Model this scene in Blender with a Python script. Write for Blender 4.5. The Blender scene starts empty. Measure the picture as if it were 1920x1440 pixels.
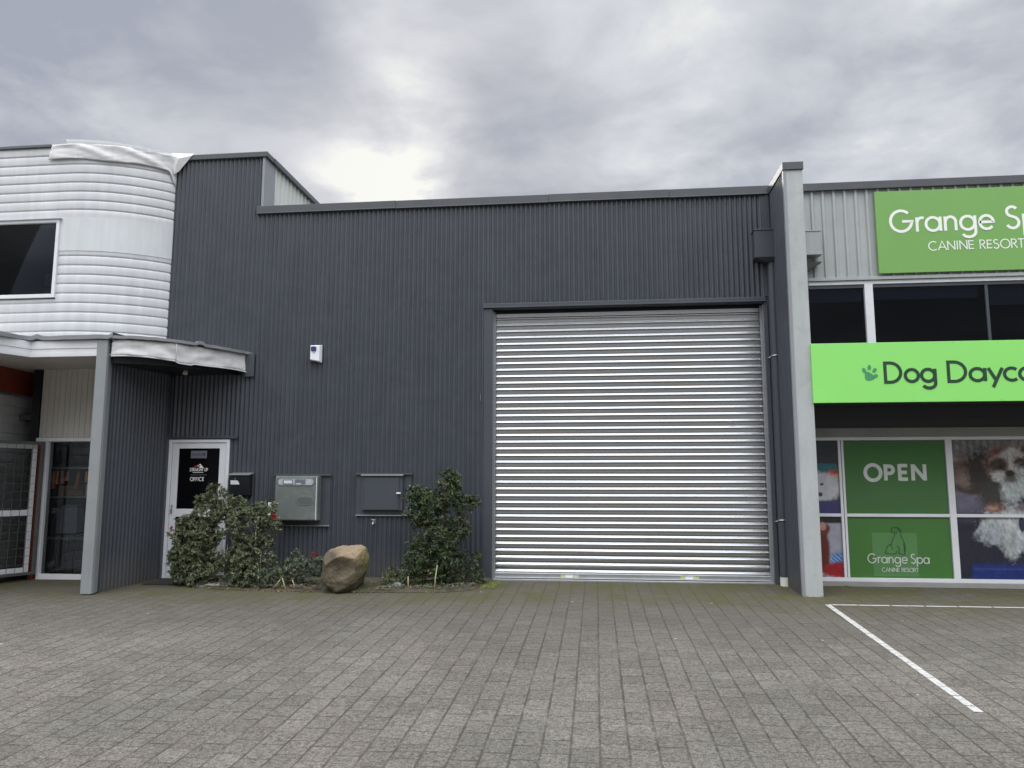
import bpy, math, random
import numpy as np
from math import radians as rad, sin, cos, pi
from mathutils import Vector, noise

random.seed(7); np.random.seed(7)
S = bpy.context.scene
COL = S.collection
EYE = Vector((0.0, -11.686, 1.52))

def gz(x, y):                       # the forecourt falls gently away from the building
    return 0.03 * min(y, 0.0) + 0.005 * min(x, 0.0)

# ------------------------------------------------------------------ mesh builder
class MB:
    def __init__(s):
        s.v = []; s.f = []
    def quad(s, *p):
        n = len(s.v); s.v += [tuple(q) for q in p]; s.f.append(tuple(range(n, n + len(p)))); return s
    def box(s, x0, x1, y0, y1, z0, z1):
        n = len(s.v)
        s.v += [(x0,y0,z0),(x1,y0,z0),(x1,y1,z0),(x0,y1,z0),(x0,y0,z1),(x1,y0,z1),(x1,y1,z1),(x0,y1,z1)]
        s.f += [tuple(n+i for i in f) for f in ((0,3,2,1),(4,5,6,7),(0,1,5,4),(1,2,6,5),(2,3,7,6),(3,0,4,7))]
        return s
    def gbox(s, x0, x1, y0, y1, z1):       # box standing on the sloping ground
        s.box(x0, x1, y0, y1, min(gz(x0, y0), gz(x1, y0)) - .02, z1); return s
    def hexa(s, b, t):                      # two quads (bottom, top), 4 points each, counterclockwise from above
        n = len(s.v); s.v += [tuple(q) for q in b] + [tuple(q) for q in t]
        k = len(b)
        s.f.append(tuple(n + i for i in reversed(range(k)))); s.f.append(tuple(n + k + i for i in range(k)))
        for i in range(k):
            j = (i + 1) % k; s.f.append((n+i, n+j, n+k+j, n+k+i))
        return s
    def prism(s, poly, z0, z1):
        z0f = z0 if callable(z0) else (lambda x, y: z0)
        z1f = z1 if callable(z1) else (lambda x, y: z1)
        return s.hexa([(x, y, z0f(x, y)) for x, y in poly], [(x, y, z1f(x, y)) for x, y in poly])
    def grid(s, rows):
        n = len(s.v); m = len(rows[0])
        for r in rows: s.v += [tuple(p) for p in r]
        for i in range(len(rows) - 1):
            for j in range(m - 1):
                a = n + i*m + j; s.f.append((a, a+1, a+m+1, a+m))
        return s
    def tube(s, pts, r, seg=10, cap=True):
        pts = [Vector(p) for p in pts]; rr = r if isinstance(r, (list, tuple)) else [r]*len(pts)
        rings = []
        for i, p in enumerate(pts):
            d = (pts[min(i+1, len(pts)-1)] - pts[max(i-1, 0)]).normalized()
            a = d.cross(Vector((0, 0, 1)))
            if a.length < .1: a = d.cross(Vector((0, 1, 0)))
            a.normalize(); b = d.cross(a)
            rings.append([p + (a*cos(2*pi*k/seg) + b*sin(2*pi*k/seg))*rr[i] for k in range(seg)])
        n = len(s.v)
        for g in rings: s.v += [tuple(q) for q in g]
        for i in range(len(rings)-1):
            for k in range(seg):
                k2 = (k+1) % seg
                s.f.append((n+i*seg+k, n+i*seg+k2, n+(i+1)*seg+k2, n+(i+1)*seg+k))
        if cap:
            s.f.append(tuple(n+k for k in reversed(range(seg)))); m = n+(len(rings)-1)*seg
            s.f.append(tuple(m+k for k in range(seg)))
        return s
    def bar(s, a, b, w, h):                 # rectangular bar from a to b
        a = Vector(a); b = Vector(b); d = (b-a).normalized()
        u = d.cross(Vector((0,0,1)))
        if u.length < .1: u = Vector((1,0,0))
        u.normalize(); v = u.cross(d)
        f = lambda c: [c - u*w/2 - v*h/2, c + u*w/2 - v*h/2, c + u*w/2 + v*h/2, c - u*w/2 + v*h/2]
        n = len(s.v); s.v += [tuple(q) for q in f(a)+f(b)]
        s.f += [tuple(n+i for i in q) for q in ((0,1,2,3),(7,6,5,4),(0,4,5,1),(1,5,6,2),(2,6,7,3),(3,7,4,0))]
        return s

def tag(o, label=None, cat=None, group=None, kind=None):
    if label: o['label'] = label
    if cat: o['category'] = cat
    if group: o['group'] = group
    if kind: o['kind'] = kind
    return o

def mk(name, mb, m, loc=(0,0,0), parent=None, smooth=False, bevel=0):
    me = bpy.data.meshes.new(name)
    L = Vector(loc)
    me.from_pydata([tuple(Vector(v) - L) for v in mb.v], [], mb.f); me.update()
    if m: me.materials.append(m)
    if smooth:
        me.polygons.foreach_set('use_smooth', [True]*len(me.polygons))
        if smooth == 'auto':
            me.set_sharp_from_angle(angle=rad(40))
    o = bpy.data.objects.new(name, me); COL.objects.link(o)
    if parent: o.parent = parent
    if bevel:
        b = o.modifiers.new('bevel', 'BEVEL'); b.width = bevel; b.segments = 2; b.limit_method = 'ANGLE'
    return o

class Thing:
    def __init__(s, name, label, cat, loc, group=None):
        s.loc = loc; s.o = bpy.data.objects.new(name, None); COL.objects.link(s.o)
        s.o.location = loc; s.o.empty_display_size = .1; tag(s.o, label, cat, group)
    def part(s, name, mb, m, parent=None, label=None, **k):
        o = mk(name, mb, m, s.loc, parent or s.o, **k)
        if label: o['label'] = label
        return o
def solo(name, mb, m, label, cat, loc=(0,0,0), group=None, kind=None, **k):
    o = mk(name, mb, m, loc, None, **k); o.location = loc
    return tag(o, label, cat, group, kind)

# ------------------------------------------------------------------ materials
def nt(name):
    m = bpy.data.materials.new(name); m.use_nodes = True
    t = m.node_tree; t.nodes.clear()
    out = t.nodes.new('ShaderNodeOutputMaterial'); b = t.nodes.new('ShaderNodeBsdfPrincipled')
    t.links.new(b.outputs[0], out.inputs[0]); return m, t, b
def N(t, kind, **k):
    n = t.nodes.new(kind)
    for a, v in k.items():
        if a.startswith('i_'):
            n.inputs[int(a[2:])].default_value = v
        else: setattr(n, a, v)
    return n
def mathn(t, op, a, b=None, clamp=False):
    n = t.nodes.new('ShaderNodeMath'); n.operation = op; n.use_clamp = clamp
    for i, v in enumerate((a, b)):
        if v is None: continue
        if isinstance(v, (int, float)): n.inputs[i].default_value = v
        else: t.links.new(v, n.inputs[i])
    return n.outputs[0]
def mixc(t, fac, a, b, blend='MIX'):
    n = t.nodes.new('ShaderNodeMix'); n.data_type = 'RGBA'; n.blend_type = blend
    for i, v in ((0, fac), (6, a), (7, b)):
        if isinstance(v, (int, float)): n.inputs[i].default_value = v
        elif isinstance(v, (tuple, list)): n.inputs[i].default_value = (*v[:3], 1)
        else: t.links.new(v, n.inputs[i])
    return n.outputs[2]
def maprange(t, v, a, b, c=0., d=1., smooth=False):
    n = t.nodes.new('ShaderNodeMapRange'); n.clamp = True
    if smooth: n.interpolation_type = 'SMOOTHSTEP'
    t.links.new(v, n.inputs[0])
    for i, x in enumerate((a, b, c, d)): n.inputs[i+1].default_value = x
    return n.outputs[0]
def noisen(t, vec, scale, detail=4, rough=.55, dist=0, mapping=None):
    if mapping:
        mp = t.nodes.new('ShaderNodeMapping'); mp.inputs[3].default_value = mapping
        t.links.new(vec, mp.inputs[0]); vec = mp.outputs[0]
    n = t.nodes.new('ShaderNodeTexNoise'); n.inputs['Scale'].default_value = scale
    n.inputs['Detail'].default_value = detail; n.inputs['Roughness'].default_value = rough
    n.inputs['Distortion'].default_value = dist
    t.links.new(vec, n.inputs['Vector']); return n.outputs[0]

def mat(name, col, rough=.5, metal=0., var=.1, vs=2.5, streak=0., sscale=(14,14,.5), dirt=None, dirt_amt=0., dirt_s=1.5,
        bump=0., bs=60., spec=.5, rvar=.0, col2=None, splash=0.):
    m, t, b = nt(name); tc = N(t, 'ShaderNodeTexCoord'); oc = tc.outputs['Object']
    base = col
    if col2:
        base = mixc(t, maprange(t, noisen(t, oc, vs*2, 5), .4, .6), col, col2)
    n1 = noisen(t, oc, vs, 6, .6)
    f = maprange(t, n1, .3, .7, 1-var, 1+var)
    v = t.nodes.new('ShaderNodeVectorMath'); v.operation = 'SCALE'
    if isinstance(base, tuple): v.inputs[0].default_value = base
    else: t.links.new(base, v.inputs[0])
    if streak:
        f = mathn(t, 'MULTIPLY', f, maprange(t, noisen(t, oc, 1., 5, .6, 0, sscale), .35, .7, 1., 1-streak))
    t.links.new(f, v.inputs[3]); c = v.outputs[0]
    if dirt:
        c = mixc(t, maprange(t, noisen(t, oc, dirt_s, 7, .65, .6), .5, .72, 0, dirt_amt), c, dirt)
    if splash:
        ge = N(t, 'ShaderNodeNewGeometry'); sz = N(t, 'ShaderNodeSeparateXYZ'); t.links.new(ge.outputs['Position'], sz.inputs[0])
        sp_ = maprange(t, mathn(t, 'SUBTRACT', sz.outputs[2], mathn(t, 'MULTIPLY', noisen(t, oc, 6., 6, .7), .5)), -.25, .28, splash, 0., True)
        c = mixc(t, sp_, c, (.11,.095,.07))
    t.links.new(c, b.inputs['Base Color'])
    b.inputs['Metallic'].default_value = metal
    b.inputs['Specular IOR Level'].default_value = spec
    if rvar:
        t.links.new(maprange(t, noisen(t, oc, 6, 5), .3, .7, rough-rvar, rough+rvar), b.inputs['Roughness'])
    else: b.inputs['Roughness'].default_value = rough
    if bump:
        bn = N(t, 'ShaderNodeBump'); bn.inputs['Strength'].default_value = bump; bn.inputs['Distance'].default_value = .01
        t.links.new(noisen(t, oc, bs, 4), bn.inputs['Height']); t.links.new(bn.outputs[0], b.inputs['Normal'])
    return m

def glass_mat(name, tint, rough=.01, ior=1.5):
    m, t, b = nt(name); t.nodes.remove(b)
    out = [n for n in t.nodes if n.type == 'OUTPUT_MATERIAL'][0]
    tr = N(t, 'ShaderNodeBsdfTransparent'); tr.inputs[0].default_value = (*tint, 1)
    gl = N(t, 'ShaderNodeBsdfGlossy'); gl.inputs['Roughness'].default_value = rough
    gl.inputs[0].default_value = (.9, .93, .95, 1)
    fr = N(t, 'ShaderNodeFresnel'); fr.inputs[0].default_value = ior
    mx = N(t, 'ShaderNodeMixShader'); t.links.new(fr.outputs[0], mx.inputs[0])
    t.links.new(tr.outputs[0], mx.inputs[1]); t.links.new(gl.outputs[0], mx.inputs[2]); t.links.new(mx.outputs[0], out.inputs[0])
    return m

M = {}
M['charcoal'] = mat('charcoal_painted_steel', (.052,.0585,.072), .38, var=.08, streak=.16, dirt=(.10,.10,.097), dirt_amt=.16, rvar=.07, splash=.30)
M['charcoal_trim'] = mat('charcoal_flashing', (.052,.058,.071), .38, var=.06, dirt=(.10,.10,.10), dirt_amt=.12)
M['cap'] = mat('charcoal_capping', (.066,.070,.080), .4, var=.08, dirt=(.14,.14,.14), dirt_amt=.2)
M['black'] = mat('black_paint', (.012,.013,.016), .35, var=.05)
M['dark'] = mat('dark_room', (.085,.088,.10), .8, var=.1)
M['galv'] = mat('galvanised_steel', (.50,.51,.535), .22, 1., var=.04, vs=1.5)
M['galv_flat'] = mat('galvanised_rail', (.52,.53,.55), .38, .8, var=.1, dirt=(.3,.28,.25), dirt_amt=.3, dirt_s=6)
M['white_steel'] = mat('white_painted_steel', (.56,.57,.59), .38, var=.03, streak=.13, sscale=(9,9,.7), dirt=(.42,.42,.38), dirt_amt=.22, dirt_s=2.2)
M['white_frame'] = mat('white_aluminium', (.66,.67,.70), .35, var=.04, dirt=(.45,.45,.45), dirt_amt=.2, dirt_s=4)
M['band'] = mat('pale_grey_panel', (.58,.60,.62), .4, var=.04, streak=.08, dirt=(.45,.45,.44), dirt_amt=.2)
M['fabric'] = mat('white_weathered_sheet', (.58,.58,.59), .6, var=.08, streak=.1, dirt=(.42,.44,.42), dirt_amt=.35, dirt_s=4, bump=.25, bs=9)
M['soffit'] = mat('cream_board', (.52,.50,.46), .6, var=.06, dirt=(.35,.33,.3), dirt_amt=.3)
M['cream'] = mat('cream_cladding', (.62,.64,.60), .45, var=.05, streak=.15)
M['greytrim'] = mat('grey_trim', (.24,.25,.27), .4, var=.06)
M['red'] = mat('oxide_red_steel', (.22,.04,.02), .55, var=.15)
M['post'] = mat('grey_painted_post', (.235,.25,.26), .5, var=.07, streak=.08, dirt=(.3,.3,.3), dirt_amt=.25, dirt_s=3, bump=.1, bs=20)
M['roofmem'] = mat('grey_roof_membrane', (.20,.205,.22), .7, var=.15, bump=.3, bs=15)
M['concrete'] = mat('pale_painted_concrete', (.40,.42,.425), .75, var=.07, vs=1.5, streak=.12, sscale=(6,6,1.2), dirt=(.24,.25,.24), dirt_amt=.4, dirt_s=3, bump=.35, bs=45)
M['greyclad'] = mat('grey_ribbed_steel', (.36,.38,.38), .42, var=.05, streak=.12, dirt=(.25,.26,.26), dirt_amt=.2)
M['sill'] = mat('grey_concrete_sill', (.26,.26,.25), .8, var=.12, bump=.3)
M['green1'] = mat('muted_green_sign', (.17,.36,.095), .35, var=.05, vs=.8)
M['green2'] = mat('bright_green_sign', (.25,.68,.155), .4, var=.03, vs=.8)
M['film'] = mat('green_window_film', (.045,.135,.036), .12, var=.08, vs=1.2)
M['film2'] = mat('green_window_film_light', (.055,.160,.038), .12, var=.08, vs=1.2)
M['filmpatch'] = mat('faded_green_film', (.085,.21,.075), .14, var=.05)
M['white_ink'] = mat('white_lettering', (.78,.80,.76), .5, var=.03)
M['film_ink'] = mat('off_white_lettering', (.50,.53,.50), .4, var=.06)
M['dark_ink'] = mat('dark_green_lettering', (.012,.045,.022), .45, var=.05)
M['paw'] = mat('mid_green_ink', (.055,.26,.11), .45, var=.05)
M['line_ink'] = mat('deep_green_ink', (.012,.05,.012), .4, var=.05)
M['redink'] = mat('red_ink', (.35,.03,.03), .4)
M['plaque'] = mat('grey_plaque', (.13,.14,.16), .4, var=.1)
M['plaque_ink'] = mat('dark_grey_ink', (.05,.055,.065), .4)
M['doorglass'] = mat('black_film_glass', (.004,.004,.005), .05, var=.0, spec=.12)
M['meter'] = mat('grey_green_meter_box', (.120,.135,.128), .45, var=.06, vs=4, streak=.05, dirt=(.25,.26,.25), dirt_amt=.3, dirt_s=5)
M['alum'] = mat('bright_metal', (.6,.6,.6), .3, .9, var=.1, vs=20)
M['dull_alum'] = mat('dull_metal', (.33,.34,.36), .4, .6, var=.1)
M['pvc'] = mat('white_pvc', (.66,.65,.60), .4, var=.06, dirt=(.4,.38,.3), dirt_amt=.4, dirt_s=12)
M['plastic'] = mat('white_plastic', (.72,.74,.80), .35, var=.03)
M['blue_lens'] = mat('blue_plastic', (.05,.045,.20), .2, var=.05)
M['navy'] = mat('navy_plastic', (.01,.015,.07), .3)
M['mesh'] = mat('grey_mesh', (.10,.105,.11), .5, .2, var=.2)
M['gatef'] = mat('grey_gate_frame', (.085,.09,.09), .5, .1, var=.15)
M['mat'] = mat('black_rubber', (.018,.018,.02), .9, var=.3, vs=30, bump=.5)
M['soil'] = mat('bed_soil', (.050,.042,.028), .95, var=.4, vs=9, dirt=(.045,.055,.018), dirt_amt=.8, dirt_s=3, bump=1., bs=40)
M['litter'] = mat('dead_leaf', (.24,.15,.10), .8, var=.7, vs=25)
M['bark'] = mat('grey_brown_bark', (.11,.085,.06), .85, var=.3, vs=20, bump=.5)
M['palestem'] = mat('pale_stem', (.30,.27,.17), .8, var=.2, vs=20)
M['petal'] = mat('red_petal', (.30,.018,.012), .6, var=.4, vs=30)
M['copper'] = mat('copper_goods', (.75,.30,.14), .3, .6, var=.4, vs=10)
M['paper'] = mat('paper', (.55,.55,.53), .7, var=.1, vs=10)
M['warm'] = mat('warm_brown_board', (.22,.15,.08), .6, var=.4, vs=5)
M['blind'] = mat('grey_blind', (.34,.36,.42), .8, var=.05)
M['clearwin'] = mat('meter_window', (.35,.37,.40), .12, var=.35, vs=9, spec=.6)
M['yellow_tape'] = mat('yellow_green_label', (.42,.45,.10), .5, var=.35, vs=60)
M['glass'] = glass_mat('clear_glass', (.74,.76,.77))
M['tint'] = glass_mat('tinted_glass', (.46,.48,.54), ior=1.5)

def leaf_mat(name, c1, c2, c3, rough=.45):
    m, t, b = nt(name)
    g = N(t, 'ShaderNodeNewGeometry'); r = g.outputs['Random Per Island']
    cr = N(t, 'ShaderNodeValToRGB'); e = cr.color_ramp.elements
    e[0].color = (*c1, 1); e[1].color = (*c3, 1); x = e.new(.55); x.color = (*c2, 1)
    if name != 'yellow_green_grass':
        e[-1].position = .94; x = e.new(.965); x.color = (.17,.105,.055,1)
    t.links.new(r, cr.inputs[0]); tc = N(t, 'ShaderNodeTexCoord')
    c = mixc(t, maprange(t, noisen(t, tc.outputs['Object'], 5, 3), .35, .65), cr.outputs[0], c2)
    t.links.new(c, b.inputs['Base Color']); b.inputs['Roughness'].default_value = rough
    b.inputs['Specular IOR Level'].default_value = .35
    return m
M['leaf_grey'] = leaf_mat('grey_green_leaves', (.028,.038,.018), (.098,.120,.064), (.30,.30,.18))
M['leaf_dark'] = leaf_mat('dark_green_leaves', (.012,.020,.009), (.042,.066,.028), (.17,.20,.08), .40)
M['leaf_blue'] = leaf_mat('blue_green_leaves', (.036,.050,.032), (.085,.11,.068), (.19,.21,.13))
M['grass'] = leaf_mat('yellow_green_grass', (.06,.08,.015), (.12,.15,.03), (.22,.22,.07), .7)

def paver_mat():
    m, t, b = nt('concrete_pavers'); L = t.links
    tc = N(t, 'ShaderNodeTexCoord'); sep = N(t, 'ShaderNodeSeparateXYZ'); oc = tc.outputs['Object']
    L.new(oc, sep.inputs[0]); X, Y = sep.outputs[0], sep.outputs[1]
    wob = mathn(t, 'MULTIPLY', mathn(t, 'SUBTRACT', noisen(t, oc, 1.7, 3), .5), .016)
    wob2 = mathn(t, 'MULTIPLY', mathn(t, 'SUBTRACT', noisen(t, oc, 9., 3), .5), .010)
    Xw = mathn(t, 'ADD', mathn(t, 'ADD', X, wob), wob2); Yw = mathn(t, 'SUBTRACT', Y, mathn(t, 'ADD', wob, wob2))
    W, H = .187, .237; 
    rx = mathn(t, 'DIVIDE', Xw, W); row = mathn(t, 'FLOOR', rx)
    wn = N(t, 'ShaderNodeTexWhiteNoise', noise_dimensions='1D'); L.new(row, wn.inputs['W'])
    par = mathn(t, 'MULTIPLY', mathn(t, 'MODULO', mathn(t, 'ABSOLUTE', row), 2.), .5)
    sh = mathn(t, 'ADD', par, mathn(t, 'MULTIPLY', wn.outputs[0], .3))
    ry = mathn(t, 'ADD', mathn(t, 'DIVIDE', Yw, H), sh); cell = mathn(t, 'FLOOR', ry)
    fx = mathn(t, 'SUBTRACT', rx, row); fy = mathn(t, 'SUBTRACT', ry, cell)
    dx = mathn(t, 'MULTIPLY', mathn(t, 'MINIMUM', fx, mathn(t, 'SUBTRACT', 1., fx)), W)
    dy = mathn(t, 'MULTIPLY', mathn(t, 'MINIMUM', fy, mathn(t, 'SUBTRACT', 1., fy)), H)
    cmb = N(t, 'ShaderNodeCombineXYZ'); L.new(row, cmb.inputs[0]); L.new(cell, cmb.inputs[1])
    wc = N(t, 'ShaderNodeTexWhiteNoise', noise_dimensions='3D'); L.new(cmb.outputs[0], wc.inputs[0])
    wcol = wc.outputs[0]
    # the lengthwise joints are wider than the cross joints
    jx = maprange(t, dx, .0035, .0115, 1., 0.); jy = maprange(t, mathn(t, 'ADD', dy, mathn(t, 'MULTIPLY', wcol, .0035)), .0034, .0115, 1., 0.)
    joint = mathn(t, 'MAXIMUM', jx, jy)
    joint = mathn(t, 'MULTIPLY', joint, maprange(t, noisen(t, oc, 4., 4), .34, .58, .35, 1.))
    # concrete colour, one tone per paver plus exposed aggregate
    base = mixc(t, wcol, (.108,.097,.085), (.135,.122,.108))
    hue = mixc(t, maprange(t, noisen(t, oc, .9, 4), .42, .62), base, mixc(t, 1., base, (.95,.985,.965), 'MULTIPLY'))
    agg = noisen(t, oc, 80., 3, .8); agg2 = noisen(t, oc, 30., 4, .8)
    sp = mathn(t, 'ADD', maprange(t, agg, .34, .66, .42, 1.55), maprange(t, agg2, .38, .62, -.34, .34))
    patch = maprange(t, noisen(t, oc, .55, 6, .6, .5), .3, .7, .84, 1.14)
    sc = t.nodes.new('ShaderNodeVectorMath'); sc.operation = 'SCALE'
    L.new(hue, sc.inputs[0]); L.new(mathn(t, 'MULTIPLY', sp, patch), sc.inputs[3]); c = sc.outputs[0]
    # grime and moss, growing along the damp strip at the foot of the building
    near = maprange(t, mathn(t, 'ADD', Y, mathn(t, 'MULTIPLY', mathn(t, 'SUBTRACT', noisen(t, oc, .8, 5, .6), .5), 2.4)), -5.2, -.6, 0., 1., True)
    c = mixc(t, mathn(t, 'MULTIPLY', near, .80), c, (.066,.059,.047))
    mo = maprange(t, noisen(t, oc, 1.6, 7, .7, .6), .38, .58)
    mj = mathn(t, 'ADD', mathn(t, 'MULTIPLY', joint, .5), .5)
    near2 = maprange(t, mathn(t, 'ADD', Y, mathn(t, 'MULTIPLY', mathn(t, 'SUBTRACT', noisen(t, oc, .9, 5, .6), .5), 3.2)), -2.4, -.9, 0., 1., True)
    moss = mathn(t, 'MULTIPLY', mathn(t, 'MULTIPLY', near2, mo), mathn(t, 'MULTIPLY', mj, 1.5), True)
    stain = maprange(t, noisen(t, oc, 2.7, 6, .7, 1.), .60, .72, 0., .45)
    c = mixc(t, stain, c, (.15,.145,.135))
    c = mixc(t, maprange(t, noisen(t, oc, 1.1, 5, .75, 2.5), .60, .70, 0., .35), c, (.10,.095,.088))
    jc = mixc(t, maprange(t, noisen(t, oc, 3.1, 5), .52, .66), (.034,.030,.025), (.058,.055,.022))
    c = mixc(t, mathn(t, 'MULTIPLY', joint, .80), c, jc)
    c = mixc(t, moss, c, (.060,.058,.016))
    # dried white specks
    vo = N(t, 'ShaderNodeTexVoronoi'); vo.inputs['Scale'].default_value = 1.3; L.new(oc, vo.inputs['Vector'])
    c = mixc(t, maprange(t, vo.outputs['Distance'], .012, .022, .7, 0.), c, (.55,.54,.5))
    L.new(c, b.inputs['Base Color']); b.inputs['Roughness'].default_value = .82
    b.inputs['Specular IOR Level'].default_value = .35
    hgt = mathn(t, 'ADD', mathn(t, 'MULTIPLY', joint, -1.), mathn(t, 'MULTIPLY', mathn(t, 'ADD', agg, agg2), .30))
    tilt = mathn(t, 'MULTIPLY', mathn(t, 'MULTIPLY', mathn(t, 'SUBTRACT', wcol, .5), fy), .8)
    hgt = mathn(t, 'ADD', hgt, tilt)
    bn = N(t, 'ShaderNodeBump'); bn.inputs['Strength'].default_value = .75; bn.inputs['Distance'].default_value = .006
    L.new(hgt, bn.inputs['Height']); L.new(bn.outputs[0], b.inputs['Normal'])
    return m
M['paver'] = paver_mat()

def paint_mat():
    m, t, b = nt('worn_line_paint'); tc = N(t, 'ShaderNodeTexCoord'); oc = tc.outputs['Object']
    w = maprange(t, noisen(t, oc, 34., 7, .8), .50, .64)
    c = mixc(t, w, (.46,.46,.44), (.13,.12,.11)); t.links.new(c, b.inputs['Base Color'])
    b.inputs['Roughness'].default_value = .7
    return m
M['paint'] = paint_mat()

def print_mat():
    m, t, b = nt('printed_film'); a = N(t, 'ShaderNodeVertexColor'); a.layer_name = 'Col'
    t.links.new(a.outputs[0], b.inputs['Base Color']); b.inputs['Roughness'].default_value = .10
    b.inputs['Specular IOR Level'].default_value = .5
    return m
M['print'] = print_mat()

def rock_mat():
    m, t, b = nt('boulder_stone'); tc = N(t, 'ShaderNodeTexCoord'); oc = tc.outputs['Object']
    n1 = noisen(t, oc, 3.2, 8, .65, .4); n2 = noisen(t, oc, 14, 7, .7)
    c = mixc(t, maprange(t, n1, .38, .62), (.066,.054,.034), (.135,.110,.070))
    sep = N(t, 'ShaderNodeSeparateXYZ'); t.links.new(oc, sep.inputs[0])
    c = mixc(t, maprange(t, mathn(t, 'ADD', mathn(t, 'ADD', sep.outputs[2], mathn(t, 'MULTIPLY', sep.outputs[0], .35)), mathn(t, 'MULTIPLY', n1, .22)), .36, .46, 0, .8), c, (.27,.20,.13))
    c = mixc(t, maprange(t, n2, .52, .66, 0, .6), c, (.07,.06,.042))
    mo = mathn(t, 'MULTIPLY', maprange(t, sep.outputs[0], .18, .30), maprange(t, n2, .35, .55))
    c = mixc(t, mathn(t, 'MULTIPLY', mo, .8), c, (.10,.11,.02))
    t.links.new(c, b.inputs['Base Color']); b.inputs['Roughness'].default_value = .85
    bn = N(t, 'ShaderNodeBump'); bn.inputs['Strength'].default_value = .7; bn.inputs['Distance'].default_value = .035
    t.links.new(mathn(t, 'ADD', n2, n1), bn.inputs['Height']); t.links.new(bn.outputs[0], b.inputs['Normal'])
    return m
M['rock'] = rock_mat()

# ------------------------------------------------------------------ profiles
def samp(u0, u1, pitch, prof):
    out = []
    def off(u):
        t = (u / pitch) % 1.0
        for i in range(len(prof)):
            t0, o0 = prof[i]; t1, o1 = prof[i+1] if i+1 < len(prof) else (1.0, prof[0][1])
            if t0 <= t <= t1: return o0 + (o1-o0)*(t-t0)/max(t1-t0, 1e-9)
        return prof[0][1]
    out.append((u0, off(u0+1e-7)))
    for k in range(int(math.floor(u0/pitch))-1, int(math.ceil(u1/pitch))+1):
        for t, o in prof:
            u = (k+t)*pitch
            if u0+1e-5 < u < u1-1e-5: out.append((u, o))
    out.append((u1, off(u1-1e-7))); return out
COR = [(k/12, .0115*(1-2*abs(sin(pi*k/12))**2.6)) for k in range(12)]
PITCH = .0762

def warp(x, z):
    return .0016*sin(x*2.1+z*1.3)+.0035*(noise.noise(Vector((x*.9, z*.35, 3.3))))
def corr_wall(mb, x0, x1, z0, z1, y=0., sheets=True):
    us = samp(x0, x1, PITCH, COR); nz = max(2, int((z1-(0 if callable(z0) else z0))/.5)+1)
    z0f = z0 if callable(z0) else (lambda x: z0)
    rows = []
    for i in range(nz+1):
        r = []
        for u, o in us:
            zb = z0f(u); z = zb + (z1-zb)*i/nz
            lap = .003*(math.floor(u/.762) % 2)
            r.append((u, y - o - warp(u, z) - lap, z))
        rows.append(r)
    mb.grid(rows)
def screws(mb, x0, x1, zs, y=0., every=3):
    k0 = int(math.ceil(x0/PITCH)); k1 = int(x1/PITCH)
    for z in zs:
        for k in range(k0, k1):
            if k % every: continue
            x = k*PITCH + random.uniform(-.004, .004); zz = z+random.uniform(-.008, .008)
            yy = y - .0115 - warp(x, zz) - .0022
            p = [(x+.0095*cos(a*pi/3), yy-.006, zz+.0095*sin(a*pi/3)) for a in range(6)]
            q = [(a, yy+.003, c) for a, b_, c in p]
            n = len(mb.v); mb.v += p+q; mb.f.append(tuple(range(n, n+6)))
            for i in range(6): mb.f.append((n+i, n+(i+1) % 6, n+6+(i+1) % 6, n+6+i))

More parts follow.
